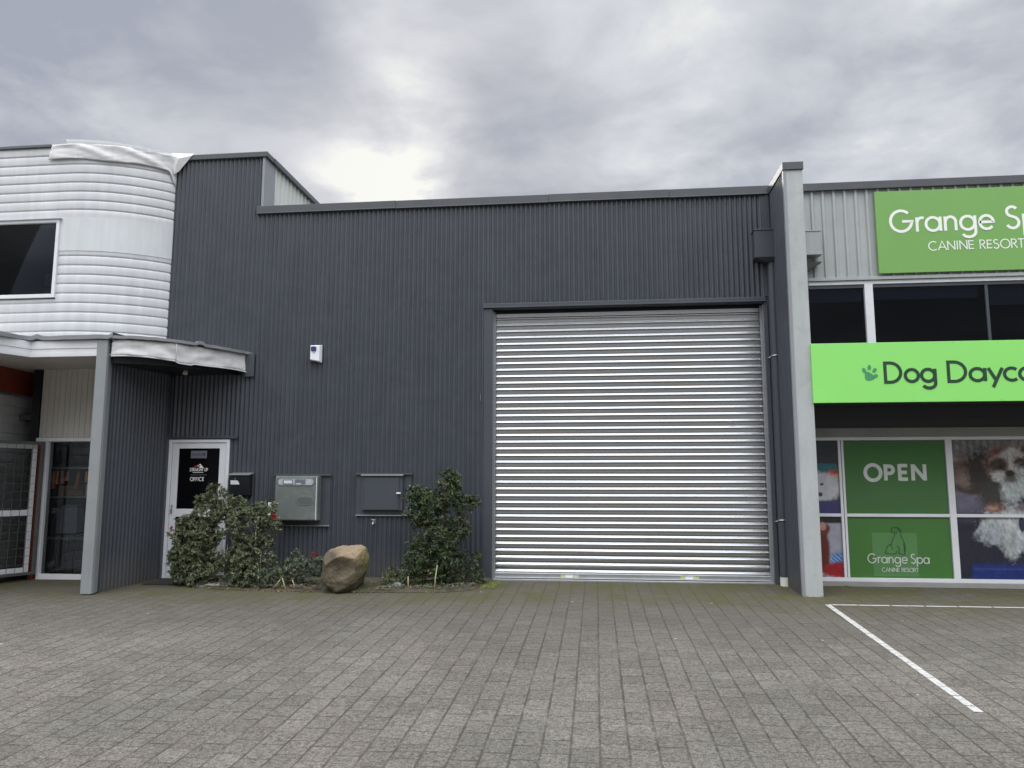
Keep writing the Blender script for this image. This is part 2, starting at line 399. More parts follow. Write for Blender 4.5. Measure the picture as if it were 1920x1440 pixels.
# ------------------------------------------------------------------ stroke lettering
def arc(cx, cy, rx, ry, a0, a1, n=20):
    return [(cx+rx*cos(rad(a0+(a1-a0)*i/n)), cy+ry*sin(rad(a0+(a1-a0)*i/n))) for i in range(n+1)]
G = {
 'G': (1.10, [arc(.50,.5,.46,.47,46,354)+[(.97,.48),(.55,.48)]]),
 'r': (.40, [[(.08,0),(.08,.64)], arc(.29,.40,.20,.22,175,62,8)]),
 'a': (.80, [arc(.36,.32,.30,.30,0,360), [(.68,0),(.68,.64)]]),
 'n': (.68, [[(.09,0),(.09,.64)], arc(.32,.38,.22,.24,180,0,14)+[(.54,0)]]),
 'g': (.80, [arc(.36,.32,.30,.30,0,360), [(.68,.64),(.68,-.08)]+arc(.39,-.08,.29,.23,0,-155,14)]),
 'e': (.74, [[(.07,.33),(.65,.33)]+arc(.36,.32,.29,.30,4,322)]),
 'S': (.66, [arc(.31,.76,.21,.21,35,255,16)+arc(.31,.27,.24,.25,78,-155,18)]),
 'p': (.80, [[(.09,.64),(.09,-.32)], arc(.41,.32,.30,.30,0,360)]),
 'D': (.92, [[(.09,0),(.09,.96),(.32,.96)]+arc(.32,.48,.48,.48,85,-85,18)+[(.32,0),(.09,0)]]),
 'o': (.76, [arc(.38,.32,.30,.30,0,360)]),
 'y': (.62, [[(.02,.64),(.32,.03)], [(.60,.64),(.18,-.30)]]),
 'c': (.62, [arc(.36,.32,.30,.30,48,312)]),
 'C': (.92, [arc(.48,.49,.44,.48,48,312)]),
 'A': (.84, [[(.02,0),(.41,1),(.80,0)], [(.16,.32),(.66,.32)]]),
 'N': (.86, [[(.09,0),(.09,1)], [(.75,0),(.75,1)], [(.11,.93),(.73,.07)]]),
 'I': (.30, [[(.14,0),(.14,1)]]),
 'E': (.62, [[(.09,0),(.09,1)], [(.09,.92),(.54,.92)], [(.09,.5),(.50,.5)], [(.09,.08),(.54,.08)]]),
 'F': (.58, [[(.09,0),(.09,1)], [(.09,.92),(.54,.92)], [(.09,.5),(.48,.5)]]),
 'R': (.68, [[(.09,0),(.09,.96),(.30,.96)]+arc(.30,.73,.22,.23,85,-85,10)+[(.30,.50),(.10,.50)], [(.28,.5),(.60,0)]]),
 'O': (1.0, [arc(.50,.49,.44,.48,0,360)]),
 'T': (.60, [[(.30,0),(.30,.96)], [(.02,.96),(.58,.96)]]),
 'P': (.66, [[(.09,0),(.09,1)], [(.12,.88),(.32,.88)]+arc(.32,.66,.20,.22,85,-85,10)+[(.32,.44),(.12,.44)]]),
 'H': (.80, [[(.09,0),(.09,1)], [(.69,0),(.69,1)], [(.09,.5),(.69,.5)]]),
 'U': (.76, [[(.09,1),(.09,.32)]+arc(.37,.32,.28,.31,180,360,14)+[(.65,1)]]),
 ' ': (.42, []),
}
def ribbon(mb, pts, w, y):
    pts = [Vector((p[0], p[1])) for p in pts]
    q = [pts[0]]
    for p in pts[1:]:
        if (p-q[-1]).length > 1e-5: q.append(p)
    pts = q; n = len(pts); closed = (pts[0]-pts[-1]).length < 1e-4
    L = []; R = []
    for i, p in enumerate(pts):
        if closed: a = pts[i-1] if i > 0 else pts[-2]; b = pts[i+1] if i < n-1 else pts[1]
        else: a = pts[max(i-1, 0)]; b = pts[min(i+1, n-1)]
        d1 = (p-a).normalized() if (p-a).length > 0 else (b-p).normalized()
        d2 = (b-p).normalized() if (b-p).length > 0 else d1
        t = (d1+d2)
        t = t.normalized() if t.length > 1e-4 else d1
        nn = Vector((-t.y, t.x)); k = max(abs(nn.dot(Vector((-d1.y, d1.x)))), .68)
        L.append(p+nn*w/2/k); R.append(p-nn*w/2/k)
    m = len(mb.v)
    for a, b in zip(L, R): mb.v += [(a.x, y, a.y), (b.x, y, b.y)]
    for i in range(n-1): mb.f.append((m+2*i, m+2*i+1, m+2*i+3, m+2*i+2))
def text(mb, s, x, z, h, w, y, width=None, sx=1., slant=0., track=0.):
    """baseline left at x,z; cap height h; stroke w; facing -Y"""
    adv = sum(G[c][0] for c in s)+track*(len(s)-1)
    if width: sx = width/(adv*h)
    k = 0
    for c in s:
        a, st = G[c]
        for p in st:
            ribbon(mb, [(x+(u+slant*v)*h*sx, z+v*h) for u, v in p], w, y-.0006*(k % 5)); k += 1
        x += (a+track)*h*sx
    return mb
def blob(mb, cx, cz, rx, rz, y, ang=0, n=20, f=None):
    pts = []
    for i in range(n):
        a = 2*pi*i/n; r = f(a) if f else 1
        u = rx*cos(a)*r; v = rz*sin(a)*r
        pts.append((cx+u*cos(ang)-v*sin(ang), y, cz+u*sin(ang)+v*cos(ang)))
    mb.quad(*pts); return mb

# ================================================================== ground
mb = MB(); xs = [-60,-30,-14,-9,-4,0,4,9,14,30,60]; ys = [-45,-25,-12,-6,-3,-1,0,3,8,30,60]
mb.grid([[(x, y, gz(max(x,-14), max(y,-14))) for x in xs] for y in ys])
tag(mk('ground', mb, M['paver']), 'grey concrete paver forecourt, mossy along the foot of the buildings', kind='structure')
# horizon: a wide plain sheet below the forecourt so the ground reaches the horizon
mb = MB().quad((-900,-900,-.62),(900,-900,-.62),(900,900,-.62),(-900,900,-.62))
tag(mk('terrain', mb, M['sill']), 'flat grey land beyond the forecourt', kind='structure')

# parking lines
def line_strip(p0, p1, w, seglen, gap, name, lab):
    mb = MB(); a = Vector(p0); b = Vector(p1); d = (b-a); Ln = d.length; d.normalize(); n = Vector((-d.y, d.x)); s = 0
    while s < Ln:
        e = min(Ln, s+seglen*random.uniform(.9, 1.1)); w1 = w*random.uniform(.93, 1.05)
        q = [a+d*s-n*w1/2, a+d*e-n*w1/2, a+d*e+n*w1/2, a+d*s+n*w1/2]
        mb.quad(*[(v.x, v.y, gz(v.x, v.y)+.004) for v in q]); s = e+gap*random.uniform(.6, 1.4)
    tag(mk(name, mb, M['paint']), lab, kind='structure')
line_strip((2.875,-1.50), (2.755,-5.56), .070, .225, .010, 'parking_line', 'white painted bay line running out from the concrete pillar')
line_strip((2.90,-1.50), (9.5,-1.42), .055, .36, .022, 'parking_line', 'thin white painted line along the front of the dog daycare')

# planting bed
mb = MB(); front = [(-6.02,-.42),(-5.75,-.88),(-5.2,-1.02),(-4.4,-1.08),(-3.7,-1.12),(-2.9,-1.10),(-2.1,-1.02),(-1.75,-.80),(-1.56,-.30)]
rows = [[], [], [], []]
for i in range(60):
    t = i/59*(len(front)-1); k = min(int(t), len(front)-2); f = t-k
    x = front[k][0]*(1-f)+front[k+1][0]*f; y = front[k][1]*(1-f)+front[k+1][1]*f
    y += .05*noise.noise(Vector((x*3, 1, 0)))
    for j, s in enumerate((1, .93, .5, 0)):
        yy = y*s - .03*(1-s)
        rows[j].append((x, yy, gz(x, yy) + (.005, .030, .055, .05)[j] + .015*noise.noise(Vector((x*5, yy*5, 0)))*(j > 0)))
mb.grid(rows)
tag(mk('planting_bed', mb, M['soil'], smooth=True), 'narrow soil and moss bed at the foot of the dark wall', kind='structure')

# ================================================================== warehouse
W = Thing('warehouse', 'dark charcoal corrugated steel warehouse with a large silver roller door and a stepped parapet', 'warehouse', (-2.2, 0, 0))
RX0, RX1, RZ = -1.60, 2.575, 4.205       # roller opening
DX0, DX1, DZ = -6.895, -5.865, 2.165     # entrance door
gzx = lambda x: gz(x, 0)-.02
mb = MB()
corr_wall(mb, -7.07, -5.49, 4.0, 6.93)
corr_wall(mb, -7.07, -5.865, DZ+.03, 4.0)
corr_wall(mb, DX1, -1.72, gzx, 4.0)
corr_wall(mb, -5.49, RX1, RZ+.07, 5.94)
corr_wall(mb, -5.49, -1.72, 4.0, RZ+.07)
corr_wall(mb, -1.72, -1.55, RZ, RZ+.07)
corr_wall(mb, RX1, 2.72, RZ+.07, 5.94)
corr_wall(mb, 2.59, 2.72, -.02, RZ+.07)
screws(mb, -7.0, -5.55, (6.8, 5.75, 5.05)); screws(mb, -5.4, 2.5, (5.80, 5.05)); screws(mb, -5.4, 2.5, (4.33,), every=2)
screws(mb, -5.5, -1.75, (3.44, 2.25, 1.9 if False else 1.82, .4)); screws(mb, -6.9, -5.9, (2.35, 2.9))
W.part('wall_cladding', mb, M['charcoal'], smooth='auto')
mb = MB()
mb.box(-7.06, RX0, .30, 14, -.1, 5.90); mb.box(RX1, 2.70, .30, 14, 0, 5.9); mb.box(RX0, RX1, .3, 14, RZ+.1, 5.9)
mb.box(-7.06, -5.52, .1, 10, 5.90, 6.92)
W.part('building_body', mb, M['charcoal_trim'])
# capping with slightly uneven runs
mb = MB()
for a, b, z0, z1 in ((-5.575,-3.2,5.925,6.055),(-3.2,-.7,5.922,6.052),(-.7,1.2,5.925,6.056),(1.2,2.715,5.92,6.053)):
    mb.box(a+.0015, b-.0015, -.045, .35, z0, z1)
    mb.box(a+.0015, b-.0015, -.052, -.0455, z0-.004, z0+.012)
W.part('parapet_cap', mb, M['cap'], bevel=.006)
mb = MB().box(-7.06, -5.43, -.05, .25, 6.92, 7.01); mb.box(-5.535, -5.42, .25, 9, 6.92, 7.01)
W.part('raised_parapet_cap', mb, M['cap'], bevel=.006)
# side return of the raised parapet
mb = MB(); TR = [(0,0),(.12,.0),(.22,.025),(.40,.025),(.50,0)]
us = samp(.42, 9.0, .17, [(0,0),(.35,0),(.5,.022),(.72,.022),(.87,0)])
mb.grid([[(-5.50+o, u, z) for u, o in us] for z in (5.9, 6.92)])
W.part('side_cladding', mb, M['cream'], label='pale cream ribbed cladding on the side of the raised parapet')
mb = MB().box(-5.515, -5.472, -.022, .40, 6.055, 6.92)
W.part('corner_trim', mb, M['greytrim'], bevel=.003)
# flat flashings around openings
mb = MB()
mb.box(-1.735, RX0, -.022, .21, -.02, RZ+.003)          # wide left jamb
W.part('door_jamb', mb, M['charcoal_trim'], bevel=.003)
mb = MB().box(RX1, RX1+.055, -.018, .21, -.02, RZ+.003)
W.part('door_jamb', mb, M['charcoal_trim'], bevel=.003)
mb = MB().box(-1.745, RX1+.03, -.042, -.012, RZ+.035, RZ+.085)
mb.box(-1.745, RX1+.03, -.050, -.014, RZ+.012, RZ+.034); mb.box(RX0, RX1, -.012, .1, RZ+.0, RZ+.06)
W.part('header_flashing', mb, M['charcoal_trim'], bevel=.004)
mb = MB().box(DX0-.12, DX1+.13, -.05, .02, DZ+.012, DZ+.05)
W.part('door_flashing', mb, M['charcoal_trim'], bevel=.003)
mb = MB().box(2.665, 2.715, -.03, .06, -.02, 5.925); mb.box(2.60, 2.72, -.014, .05, 4.3, 5.925)
W.part('corner_flashing', mb, M['charcoal_trim'])

# roller door
RP = .1038
def rprof(t):
    if t < .46: return .0055*(1-t/.46)+.0205*sin(pi*t/.46)**1.15
    o = .0055*max(0, t-.50)/.50
    if .56 < t < .92: o += .0016*sin(pi*(t-.56)/.36)**2
    return o
prof = [(k/30, rprof(k/30)) for k in range(30)]
mb = MB(); us = samp(.115, 4.155, RP, prof); nx = 34; y0 = .155
rows = []
for u, o in us:
    k = math.floor(u/RP)
    rr = random.Random(k)
    ph = rr.uniform(0, 6); am = rr.uniform(.0, .0009)
    rows.append([(RX0+.02+(RX1-RX0-.04)*i/nx, y0 - o - .004*sin(pi*i/nx) - am*.3*sin(ph+i*.22) - .0008*noise.noise(Vector((i*.16, k*.7, 0))), u + .0007*sin(i*.2+ph)) for i in range(nx+1)])
mb.grid(rows)
curt = W.part('roller_door', mb, M['galv'], smooth=True, label='large silver roller door of horizontal slats')
mb = MB().box(RX0+.03, RX1-.03, .122, .18, .028, .108)
mb.box(RX0+.03, RX1-.03, .105, .1215, .030, .042); mb.box(RX0+.03, RX1-.03, .110, .1215, .092, .104)
W.part('bottom_rail', mb, M['galv_flat'], parent=curt, bevel=.003)
mb = MB().box(RX0-.005, RX1+.005, .03, .20, -.02, .020)
W.part('threshold', mb, M['galv_flat'], label='thin metal threshold strip', bevel=.003)
for gx in (RX0, RX1-.038):
    mb = MB().box(gx, gx+.038, .115, .125, 0.02, RZ-.02); mb.box(gx+(.0 if gx < 0 else .028), gx+(.01 if gx < 0 else .038), .03, .17, .02, RZ-.02)
    W.part('guide_rail', mb, M['dull_alum'], parent=curt)
for sx in (-.56, 1.23):
    mb = MB().box(sx, sx+.27, .1185, .1214, .045, .090); W.part('safety_sticker', mb, M['plastic'], parent=curt, label='white sticker with yellow-green ends on the bottom rail')
    for dx in (0., .19):
      st = MB()
      for j in range(4): st.box(sx+dx+j*.02, sx+dx+j*.02+.013, .1160, .1183, .043, .092)
      W.part('hazard_stripes', st, M['yellow_tape'], parent=curt)
mb = MB()
for j in range(7): blob(mb, 2.02+.02*j, 2.40-.006*j+.006*sin(j*2), .014, .006, .1265)
W.part('dent_scratch', mb, M['dull_alum'], parent=curt)
mb = MB().box(RX0-.02, RX1+.02, .20, .30, -.02, RZ+.1); W.part('roller_backing', mb, M['black'])

# entrance door
zb = gz(-6.4, 0)-.005
mb = MB(); mb.box(DX0, DX0+.055, -.035, .06, zb, DZ); mb.box(DX1-.055, DX1, -.035, .06, zb, DZ); mb.box(DX0+.055, DX1-.055, -.035, .06, DZ-.05, DZ)
mb.box(DX0+.055, DX1-.055, -.03, .06, zb, zb+.02)
fr = W.part('door_frame', mb, M['white_frame'], bevel=.004)
a0, a1, b0, b1 = DX0+.062, DX1-.062, zb+.025, DZ-.058
mb = MB(); st = .105
mb.box(a0, a0+st, -.022, .02, b0, b1); mb.box(a1-st, a1, -.022, .02, b0, b1)
mb.box(a0+st, a1-st, -.021, .02, b1-.085, b1); mb.box(a0+st, a1-st, -.021, .02, .93, 1.055); mb.box(a0+st, a1-st, -.021, .02, b0, b0+.19)
leaf = W.part('entrance_door', mb, M['white_frame'], bevel=.004, label='white framed entrance door with black glass')
for z0, z1 in ((b0+.19, .93), (1.055, b1-.085)):
    W.part('door_pane', MB().box(a0+st, a1-st, -.004, .01, z0, z1), M['doorglass'], parent=leaf)
mb = MB().box(a0+.03, a0+.055, -.06, -.0225, 1.02, 1.05); mb.box(a0+.03, a0+.05, -.034, -.0225, .98, 1.12)
W.part('door_lock', mb, M['dull_alum'], parent=leaf, bevel=.002)
cx = (a0+a1)/2+.01
W.part('plaque', MB().box(cx-.155, cx+.115, -.008, -.0045, 1.865, 1.985), M['plaque'], parent=leaf, label='small grey sign with faint lettering at the top of the glass')
mb = MB(); x = cx-.125
for w_ in (.03,.02,.022,.02,.024,.018,.02): mb.box(x, x+w_*.7, -.0095, -.0085, 1.905, 1.905+random.uniform(.03,.045)); x += w_+.006
mb.box(cx+.055, cx+.09, -.0095, -.0085, 1.90, 1.955)
W.part('plaque_lettering', mb, M['plaque_ink'], parent=leaf)
mb = MB(); text(mb, 'STRAIGHT UP', cx-.165, 1.655, .052, .0075, -.0048, width=.31, slant=.12, track=.05)
text(mb, 'OFFICE', cx-.15, 1.50, .060, .0095, -.0048, width=.24, track=.08)
mb.box(cx-.11, cx+.07, -.0055, -.0048, 1.632, 1.640); 
W.part('door_lettering', mb, M['white_ink'], parent=leaf, label='white STRAIGHT UP and OFFICE lettering')
mb = MB()
for j in range(14): mb.box(cx-.14+j*.0195, cx-.127+j*.0195, -.0055, -.0048, 1.592, 1.602)
W.part('small_print', mb, M['plaque'], parent=leaf)
mb = MB(); ribbon(mb, [(cx-.10,1.715),(cx-.055,1.745),(cx-.02,1.76)], .010, -.0050); ribbon(mb, [(cx-.085,1.705),(cx-.02,1.758),(cx+.0,1.735)], .010, -.0055)
W.part('red_logo_stroke', mb, M['redink'], parent=leaf)
mb = MB(); ribbon(mb, [(cx-.03,1.735),(cx+.01,1.765),(cx+.06,1.71)], .016, -.0050); mb.quad((cx-.005,-.0056,1.710),(cx+.05,-.0056,1.710),(cx+.035,-.0056,1.742),(cx+.01,-.0056,1.745))
W.part('white_logo_roof', mb, M['white_ink'], parent=leaf)

# downpipe
mb = MB(); mb.tube([(2.700,-.085,4.86),(2.703,-.085,2.4),(2.700,-.085,.11)], .066, 20, cap=False)
dp = W.part('downpipe', mb, M['charcoal_trim'], smooth='auto', label='dark round downpipe beside the roller door')
mb = MB().tube([(2.700,-.085,.12),(2.700,-.085,-.03)], .072, 20, cap=False); mb.tube([(2.7,-.085,.12),(2.7,-.085,.121)], [.072,.05], 20, cap=False)
W.part('pipe_collar', mb, M['pvc'], parent=dp, smooth='auto', label='white plastic collar at the foot of the pipe')
for z in (3.36, .93):
    mb = MB(); pts = [(2.595,-.03,z-.02),(2.625,-.10,z-.012)]+[(2.700+.072*cos(a), -.085+.072*sin(a), z+.012*(a-pi)/pi) for a in [pi+pi*i/8 for i in range(9)]]
    mb.tube(pts, .008, 6)
    W.part('pipe_strap', mb, M['alum'], parent=dp, smooth=True)
mb = MB()
mb.box(2.435, 2.735, -.215, -.02, 4.86, 5.28); mb.box(2.425, 2.74, -.225, -.019, 5.28, 5.30); mb.hexa([(2.60,-.16,4.80),(2.735,-.16,4.80),(2.735,-.03,4.80),(2.60,-.03,4.80)], [(2.436,-.214,4.8595),(2.734,-.214,4.8595),(2.734,-.021,4.8595),(2.436,-.021,4.8595)])
W.part('rain_head', mb, M['charcoal_trim'], parent=dp, bevel=.004)

# ================================================================== party wall
PW = Thing('party_wall', 'tall concrete party wall standing forward between the roller door and the green signs', 'wall', (2.85, -.95, 0))
PX0, PX1, PY = 2.742, 2.985, -.95
mb = MB().box(PX0, PX1, PY, 14, -.05, 5.915)
PW.part('concrete_wall', mb, M['concrete'], bevel=.008)
mb = MB(); us = samp(PY+.05, 0.2, PITCH, COR)
mb.grid([[(PX0-.012-o*.9, u, z) for u, o in us] for z in (-.04, 1, 2, 3, 4, 5, 5.92)])
PW.part('side_cladding', mb, M['charcoal'], smooth='auto', label='dark corrugated sheeting on the side facing the roller door')
mb = MB().box(PX0-.028, PX0+.012, PY-.006, PY+.055, -.03, 5.91)
PW.part('edge_trim', mb, M['greytrim'], bevel=.002)
mb = MB().box(PX0-.035, PX1+.012, PY-.02, 14, 5.915, 6.03)
PW.part('wall_cap', mb, M['cap'], bevel=.005)

# ================================================================== dog daycare building
B = Thing('shop_building', 'grey ribbed steel shop building with dark upper windows and white framed glazing', 'building', (6, 0, 0))
BX0, BX1 = 2.99, 10.5
RIB = [(0,0),(.62,0),(.70,.028),(.90,.028),(.98,0)]
mb = MB(); us = samp(BX0, BX1, .1615, RIB)
mb.grid([[(u, -.01-o, z) for u, o in us] for z in (4.56, 5.95)])
B.part('wall_cladding', mb, M['greyclad'])
B.part('parapet_cap', MB().box(BX0+.0, BX1, -.075, .3, 5.925, 6.045), M['cap'], bevel=.005)
mb = MB().box(BX0, BX1, .1, 12, 4.56, 5.92); mb.box(BX0, BX1, 1.5, 12, 0, 4.56); mb.box(BX1-.3, BX1, .12, 12, 0, 4.56)
B.part('building_body', mb, M['greyclad'])
mb = MB().box(BX0, BX1-.3, .14, 1.5, 3.30, 3.34); mb.box(BX0, BX1-.3, 1.45, 1.499, 3.34, 4.55); mb.box(BX0, BX1-.3, .14, 1.5, 2.2, 2.24); mb.box(BX0, BX1-.3, 1.45, 1.499, .02, 2.2)
B.part('interior_wall', mb, M['dark'])
B.part('head_flashing', MB().box(BX0, BX1, -.06, .1, 4.505, 4.555), M['greyclad'], bevel=.003)
# upper windows
mb = MB(); mb.box(BX0, BX1-.3, -.03, .06, 4.445, 4.50); mb.box(BX0, BX1-.3, -.03, .06, 3.28, 3.34)
for x in (4.055, 7.6): mb.box(x, x+.12, -.035, .06, 3.34, 4.445)
fw = B.part('upper_window_frame', mb, M['white_frame'], bevel=.003)
mb = MB(); mb.box(5.77, 5.81, -.01, .05, 3.34, 4.40); mb.box(BX0, BX1-.3, -.012, .05, 4.395, 4.444)
B.part('window_mullion', mb, M['charcoal_trim'], parent=fw)
for x0, x1 in ((BX0+.01, 4.05), (4.18, 5.765), (5.815, 7.595), (7.725, BX1-.35)):
    B.part('upper_window_pane', MB().box(x0, x1, .012, .02, 3.345, 4.39), M['tint'], parent=fw)
for x0, x1, z in ((BX0+.02, 4.04, 4.20), (4.2, 5.70, 4.22), (5.83, 7.5, 4.10), (7.8, 9.9, 4.2)):
    B.part('roller_blind', MB().box(x0, x1, .07, .08, z, 4.44), M['blind'], parent=fw)
# vague furniture behind the tinted glass
# canopy behind the bright sign
mb = MB().box(2.99, BX1, -.93, -.002, 2.60, 3.26)
B.part('canopy_box', mb, M['charcoal_trim'])
mb = MB().box(2.99, BX1, -.03, .10, 2.275, 2.598); mb.box(2.99, BX1, -.045, -.031, 2.40, 2.42)
B.part('bulkhead', mb, M['black'])
mb = MB().box(2.99, BX1, -.055, .1, 2.145, 2.272)
for j in range(14): mb.box(3.25+j*.52, 3.265+j*.52, -.060, -.0552, 2.20, 2.215)
B.part('grey_fascia', mb, M['sill'])
B.part('sill', MB().box(2.99, BX1, -.05, .12, -.03, .062), M['sill'], bevel=.005)
# lower glazing
mb = MB()
mb.box(2.99, BX1-.3, -.035, .05, 2.095, 2.143); mb.box(2.99, BX1-.3, -.035, .05, .064, .118)
for x, w_ in ((3.545,.038),(3.592,.032),(5.045,.09),(6.55,.07),(8.0,.07)): mb.box(x, x+w_, -.034, .05, .118, 2.095)
for x0, x1 in ((2.99,3.545),(3.624,5.045),(5.135,6.55),(6.62,8.0),(8.07,BX1-.3)): mb.box(x0, x1, -.033, .05, .985, 1.030)
lf = B.part('glazing_frame', mb, M['white_frame'], bevel=.003)
for x0, x1 in ((6.625,7.995),(8.075,BX1-.32)):
    for z0, z1 in ((.12,.98),(1.032,2.09)): B.part('window_pane', MB().box(x0, x1, 0, .01, z0, z1), M['tint'], parent=lf)
mb = MB().box(3.555, 3.61, -.0365, -.0345, .1, 2.1)
# rain head on the right
mb = MB().box(2.99, 3.40, -.20, -.045, 4.93, 5.24); mb.box(2.99, 3.42, -.21, -.044, 5.24, 5.255); mb.box(2.99, 3.42, -.21, -.044, 4.875, 4.928)
rh = B.part('rain_head', mb, M['greyclad'], bevel=.004, label='pale grey rain head')
mb = MB().hexa([(3.10,-.15,4.66),(3.24,-.15,4.66),(3.24,-.05,4.66),(3.10,-.05,4.66)], [(3.0,-.19,4.77),(3.42,-.19,4.77),(3.42,-.045,4.77),(3.0,-.045,4.77)]); mb.tube([(3.17,-.10,4.66),(3.17,-.10,4.4)], .055, 14)
B.part('outlet_pipe', mb, M['mesh'], parent=rh, label='dark outlet and pipe under the rain head')

# ---- signs
sg = Thing('shop_sign', 'muted green board high on the wall reading Grange Spa Canine Resort', 'sign', (6, -.08, 4.6), 'green signs of the dog daycare')
SY = -.085
sg.part('board', MB().box(4.262, 8.2, SY, -.045, 4.590, 5.862), M['green1'], bevel=.002)
mb = MB()
text(mb, 'Grange', 4.455, 5.215, .345, .042, SY-.003, width=1.50)
text(mb, 'Spa', 6.085, 5.215, .345, .042, SY-.003, width=.80)
text(mb, 'CANINE RESORT', 4.985, 4.918, .140, .0155, SY-.003, width=1.345)
sg.part('lettering', mb, M['white_ink'], label='white rounded lettering Grange Spa CANINE RESORT')

ds = Thing('daycare_sign', 'long bright green fascia board reading Dog Daycare with a paw print', 'sign', (6, -.97, 2.56), 'green signs of the dog daycare')
DY = -.99
ds.part('board', MB().box(2.968, 9.6, DY, -.945, 2.560, 3.382), M['green2'], bevel=.003)
for j in range(12):
    for z in (2.578, 3.364): ds.part('rivet', blob(MB(), 3.15+.56*j, z, .006, .006, DY-.002, n=8), M['dull_alum'])
mb = MB()
text(mb, 'Dog', 3.900, 2.832, .275, .043, DY-.003, width=.70)
text(mb, 'Daycare', 4.712, 2.832, .275, .043, DY-.003, width=1.50)
ds.part('lettering', mb, M['dark_ink'], label='dark green rounded lettering Dog Daycare')
mb = MB()
def pad(a): return 1+.13*cos(3*(a+pi/2))
blob(mb, 3.715, 2.915, .068, .055, DY-.003, rad(-38), 24, pad)
for x, z, a in ((3.652,3.000,20),(3.722,3.038,-5),(3.788,2.998,-40),(3.795,2.920,-70)): blob(mb, x, z, .024, .036, DY-.0045-.001*abs(x-3.6), rad(a), 16)
ds.part('paw_print', mb, M['paw'], label='mid green paw print')

# ---- window graphics (films stuck to the shop glass)
FY = -.004
def film(name, x0, x1, z0, z1, m, label):
    t = Thing(name, label, 'window graphic', ((x0+x1)/2, FY, z0), 'printed films on the shop windows')
    t.part('film', MB().box(x0, x1, FY, .006, z0, z1), m); return t
t = film('window_graphic', 3.626, 5.043, 1.032, 2.093, M['film'], 'green window film reading OPEN in bold pale letters')
mb = text(MB(), 'OPEN', 3.905, 1.508, .235, .052, FY-.003, width=.87, track=.13)
t.part('lettering', mb, M['film_ink'])
t = film('window_graphic', 3.626, 5.043, .120, .983, M['film2'], 'green window film with a sitting dog outline above Grange Spa lettering')
t.part('faded_patch', MB().box(3.96, 4.58, FY-.0015, FY-.0003, .14, .76), M['filmpatch'])
mb = MB(); text(mb, 'Grange', 3.885, .325, .135, .015, FY-.004, width=.555); text(mb, 'Spa', 4.475, .325, .135, .015, FY-.004, width=.265)
text(mb, 'CANINE RESORT', 4.075, .205, .058, .008, FY-.004, width=.50)
t.part('lettering', mb, M['film_ink'])
mb = MB(); k = 0
for p in ([(4.23,.80),(4.26,.83),(4.31,.835),(4.35,.82),(4.37,.78),(4.36,.72),(4.39,.66),(4.415,.58),(4.41,.50),(4.40,.46)],
          [(4.23,.80),(4.24,.765),(4.28,.755),(4.31,.77),(4.30,.74)], [(4.28,.755),(4.27,.71),(4.24,.65),(4.22,.58),(4.24,.52)],
          [(4.33,.83),(4.34,.79),(4.36,.78)], [(4.22,.60),(4.17,.57),(4.15,.52),(4.13,.475),(4.20,.455),(4.28,.462),(4.30,.50)],
          [(4.30,.58),(4.33,.53),(4.32,.47),(4.38,.45),(4.41,.46)], [(4.395,.62),(4.40,.54),(4.395,.49)]):
    ribbon(mb, p, .008, FY-.003-.0006*k); k += 1
t.part('dog_outline', mb, M['line_ink'])

# ---- printed pictures: painted into a vertex grid
def picture(name, x0, x1, z0, z1, fn, label, res=.0075):
    nx = int((x1-x0)/res); nz = int((z1-z0)/res)
    X, Z = np.meshgrid(np.linspace(x0, x1, nx+1), np.linspace(z0, z1, nz+1))
    C = fn(X, Z)
    me = bpy.data.meshes.new('printed_film'); cxx = (x0+x1)/2
    vs = np.stack([X-cxx, np.zeros_like(X), Z-z0], -1).reshape(-1, 3)
    idx = np.arange((nx+1)*(nz+1)).reshape(nz+1, nx+1)
    f = np.stack([idx[:-1,:-1], idx[:-1,1:], idx[1:,1:], idx[1:,:-1]], -1).reshape(-1, 4)
    me.from_pydata(vs.tolist(), [], f.tolist())
    a = me.color_attributes.new('Col', 'FLOAT_COLOR', 'POINT')
    cc = np.ones((len(vs), 4), np.float32); cc[:, :3] = C.reshape(-1, 3); a.data.foreach_set('color', cc.ravel())
    me.materials.append(M['print']); o = bpy.data.objects.new(name, me); COL.objects.link(o)
    o.location = (cxx, -.002, z0); tag(o, label, 'window graphic', 'printed films on the shop windows'); return o
def vnoise(X, Z, s, seed=0, oct=4):
    out = 0; amp = 1; tot = 0
    for o in range(oct):
        rs = np.random.RandomState(seed+o); g = rs.rand(64, 64)
        u = (X*s*2**o) % 63; v = (Z*s*2**o) % 63
        i = u.astype(int); j = v.astype(int); fu = u-i; fv = v-j
        fu = fu*fu*(3-2*fu); fv = fv*fv*(3-2*fv); i2 = (i+1) % 64; j2 = (j+1) % 64
        out = out+amp*(g[i,j]*(1-fu)*(1-fv)+g[i2,j]*fu*(1-fv)+g[i,j2]*(1-fu)*fv+g[i2,j2]*fu*fv); tot += amp; amp *= .5
    return out/tot
def put(C, mask, col):
    m = np.clip(mask, 0, 1)[..., None]; return C*(1-m)+np.array(col)*m
def ell(X, Z, cx, cz, rx, rz, soft=.15, ang=0, wob=0, seed=1):
    c, s = cos(rad(ang)), sin(rad(ang)); u = ((X-cx)*c+(Z-cz)*s)/rx; v = (-(X-cx)*s+(Z-cz)*c)/rz
    d = np.sqrt(u*u+v*v)
    if wob: d = d+wob*(vnoise(X+5, Z+5, 26, seed)-.5)
    return np.clip((1-d)/soft+.5, 0, 1)
def rct(X, Z, x0, x1, z0, z1, s=.012):
    f = lambda a, b: np.clip((a-b)/s+.5, 0, 1)
    return f(X, x0)*f(x1, X)*f(Z, z0)*f(Z, 0*Z+z0)*f(0*Z+z1, Z)
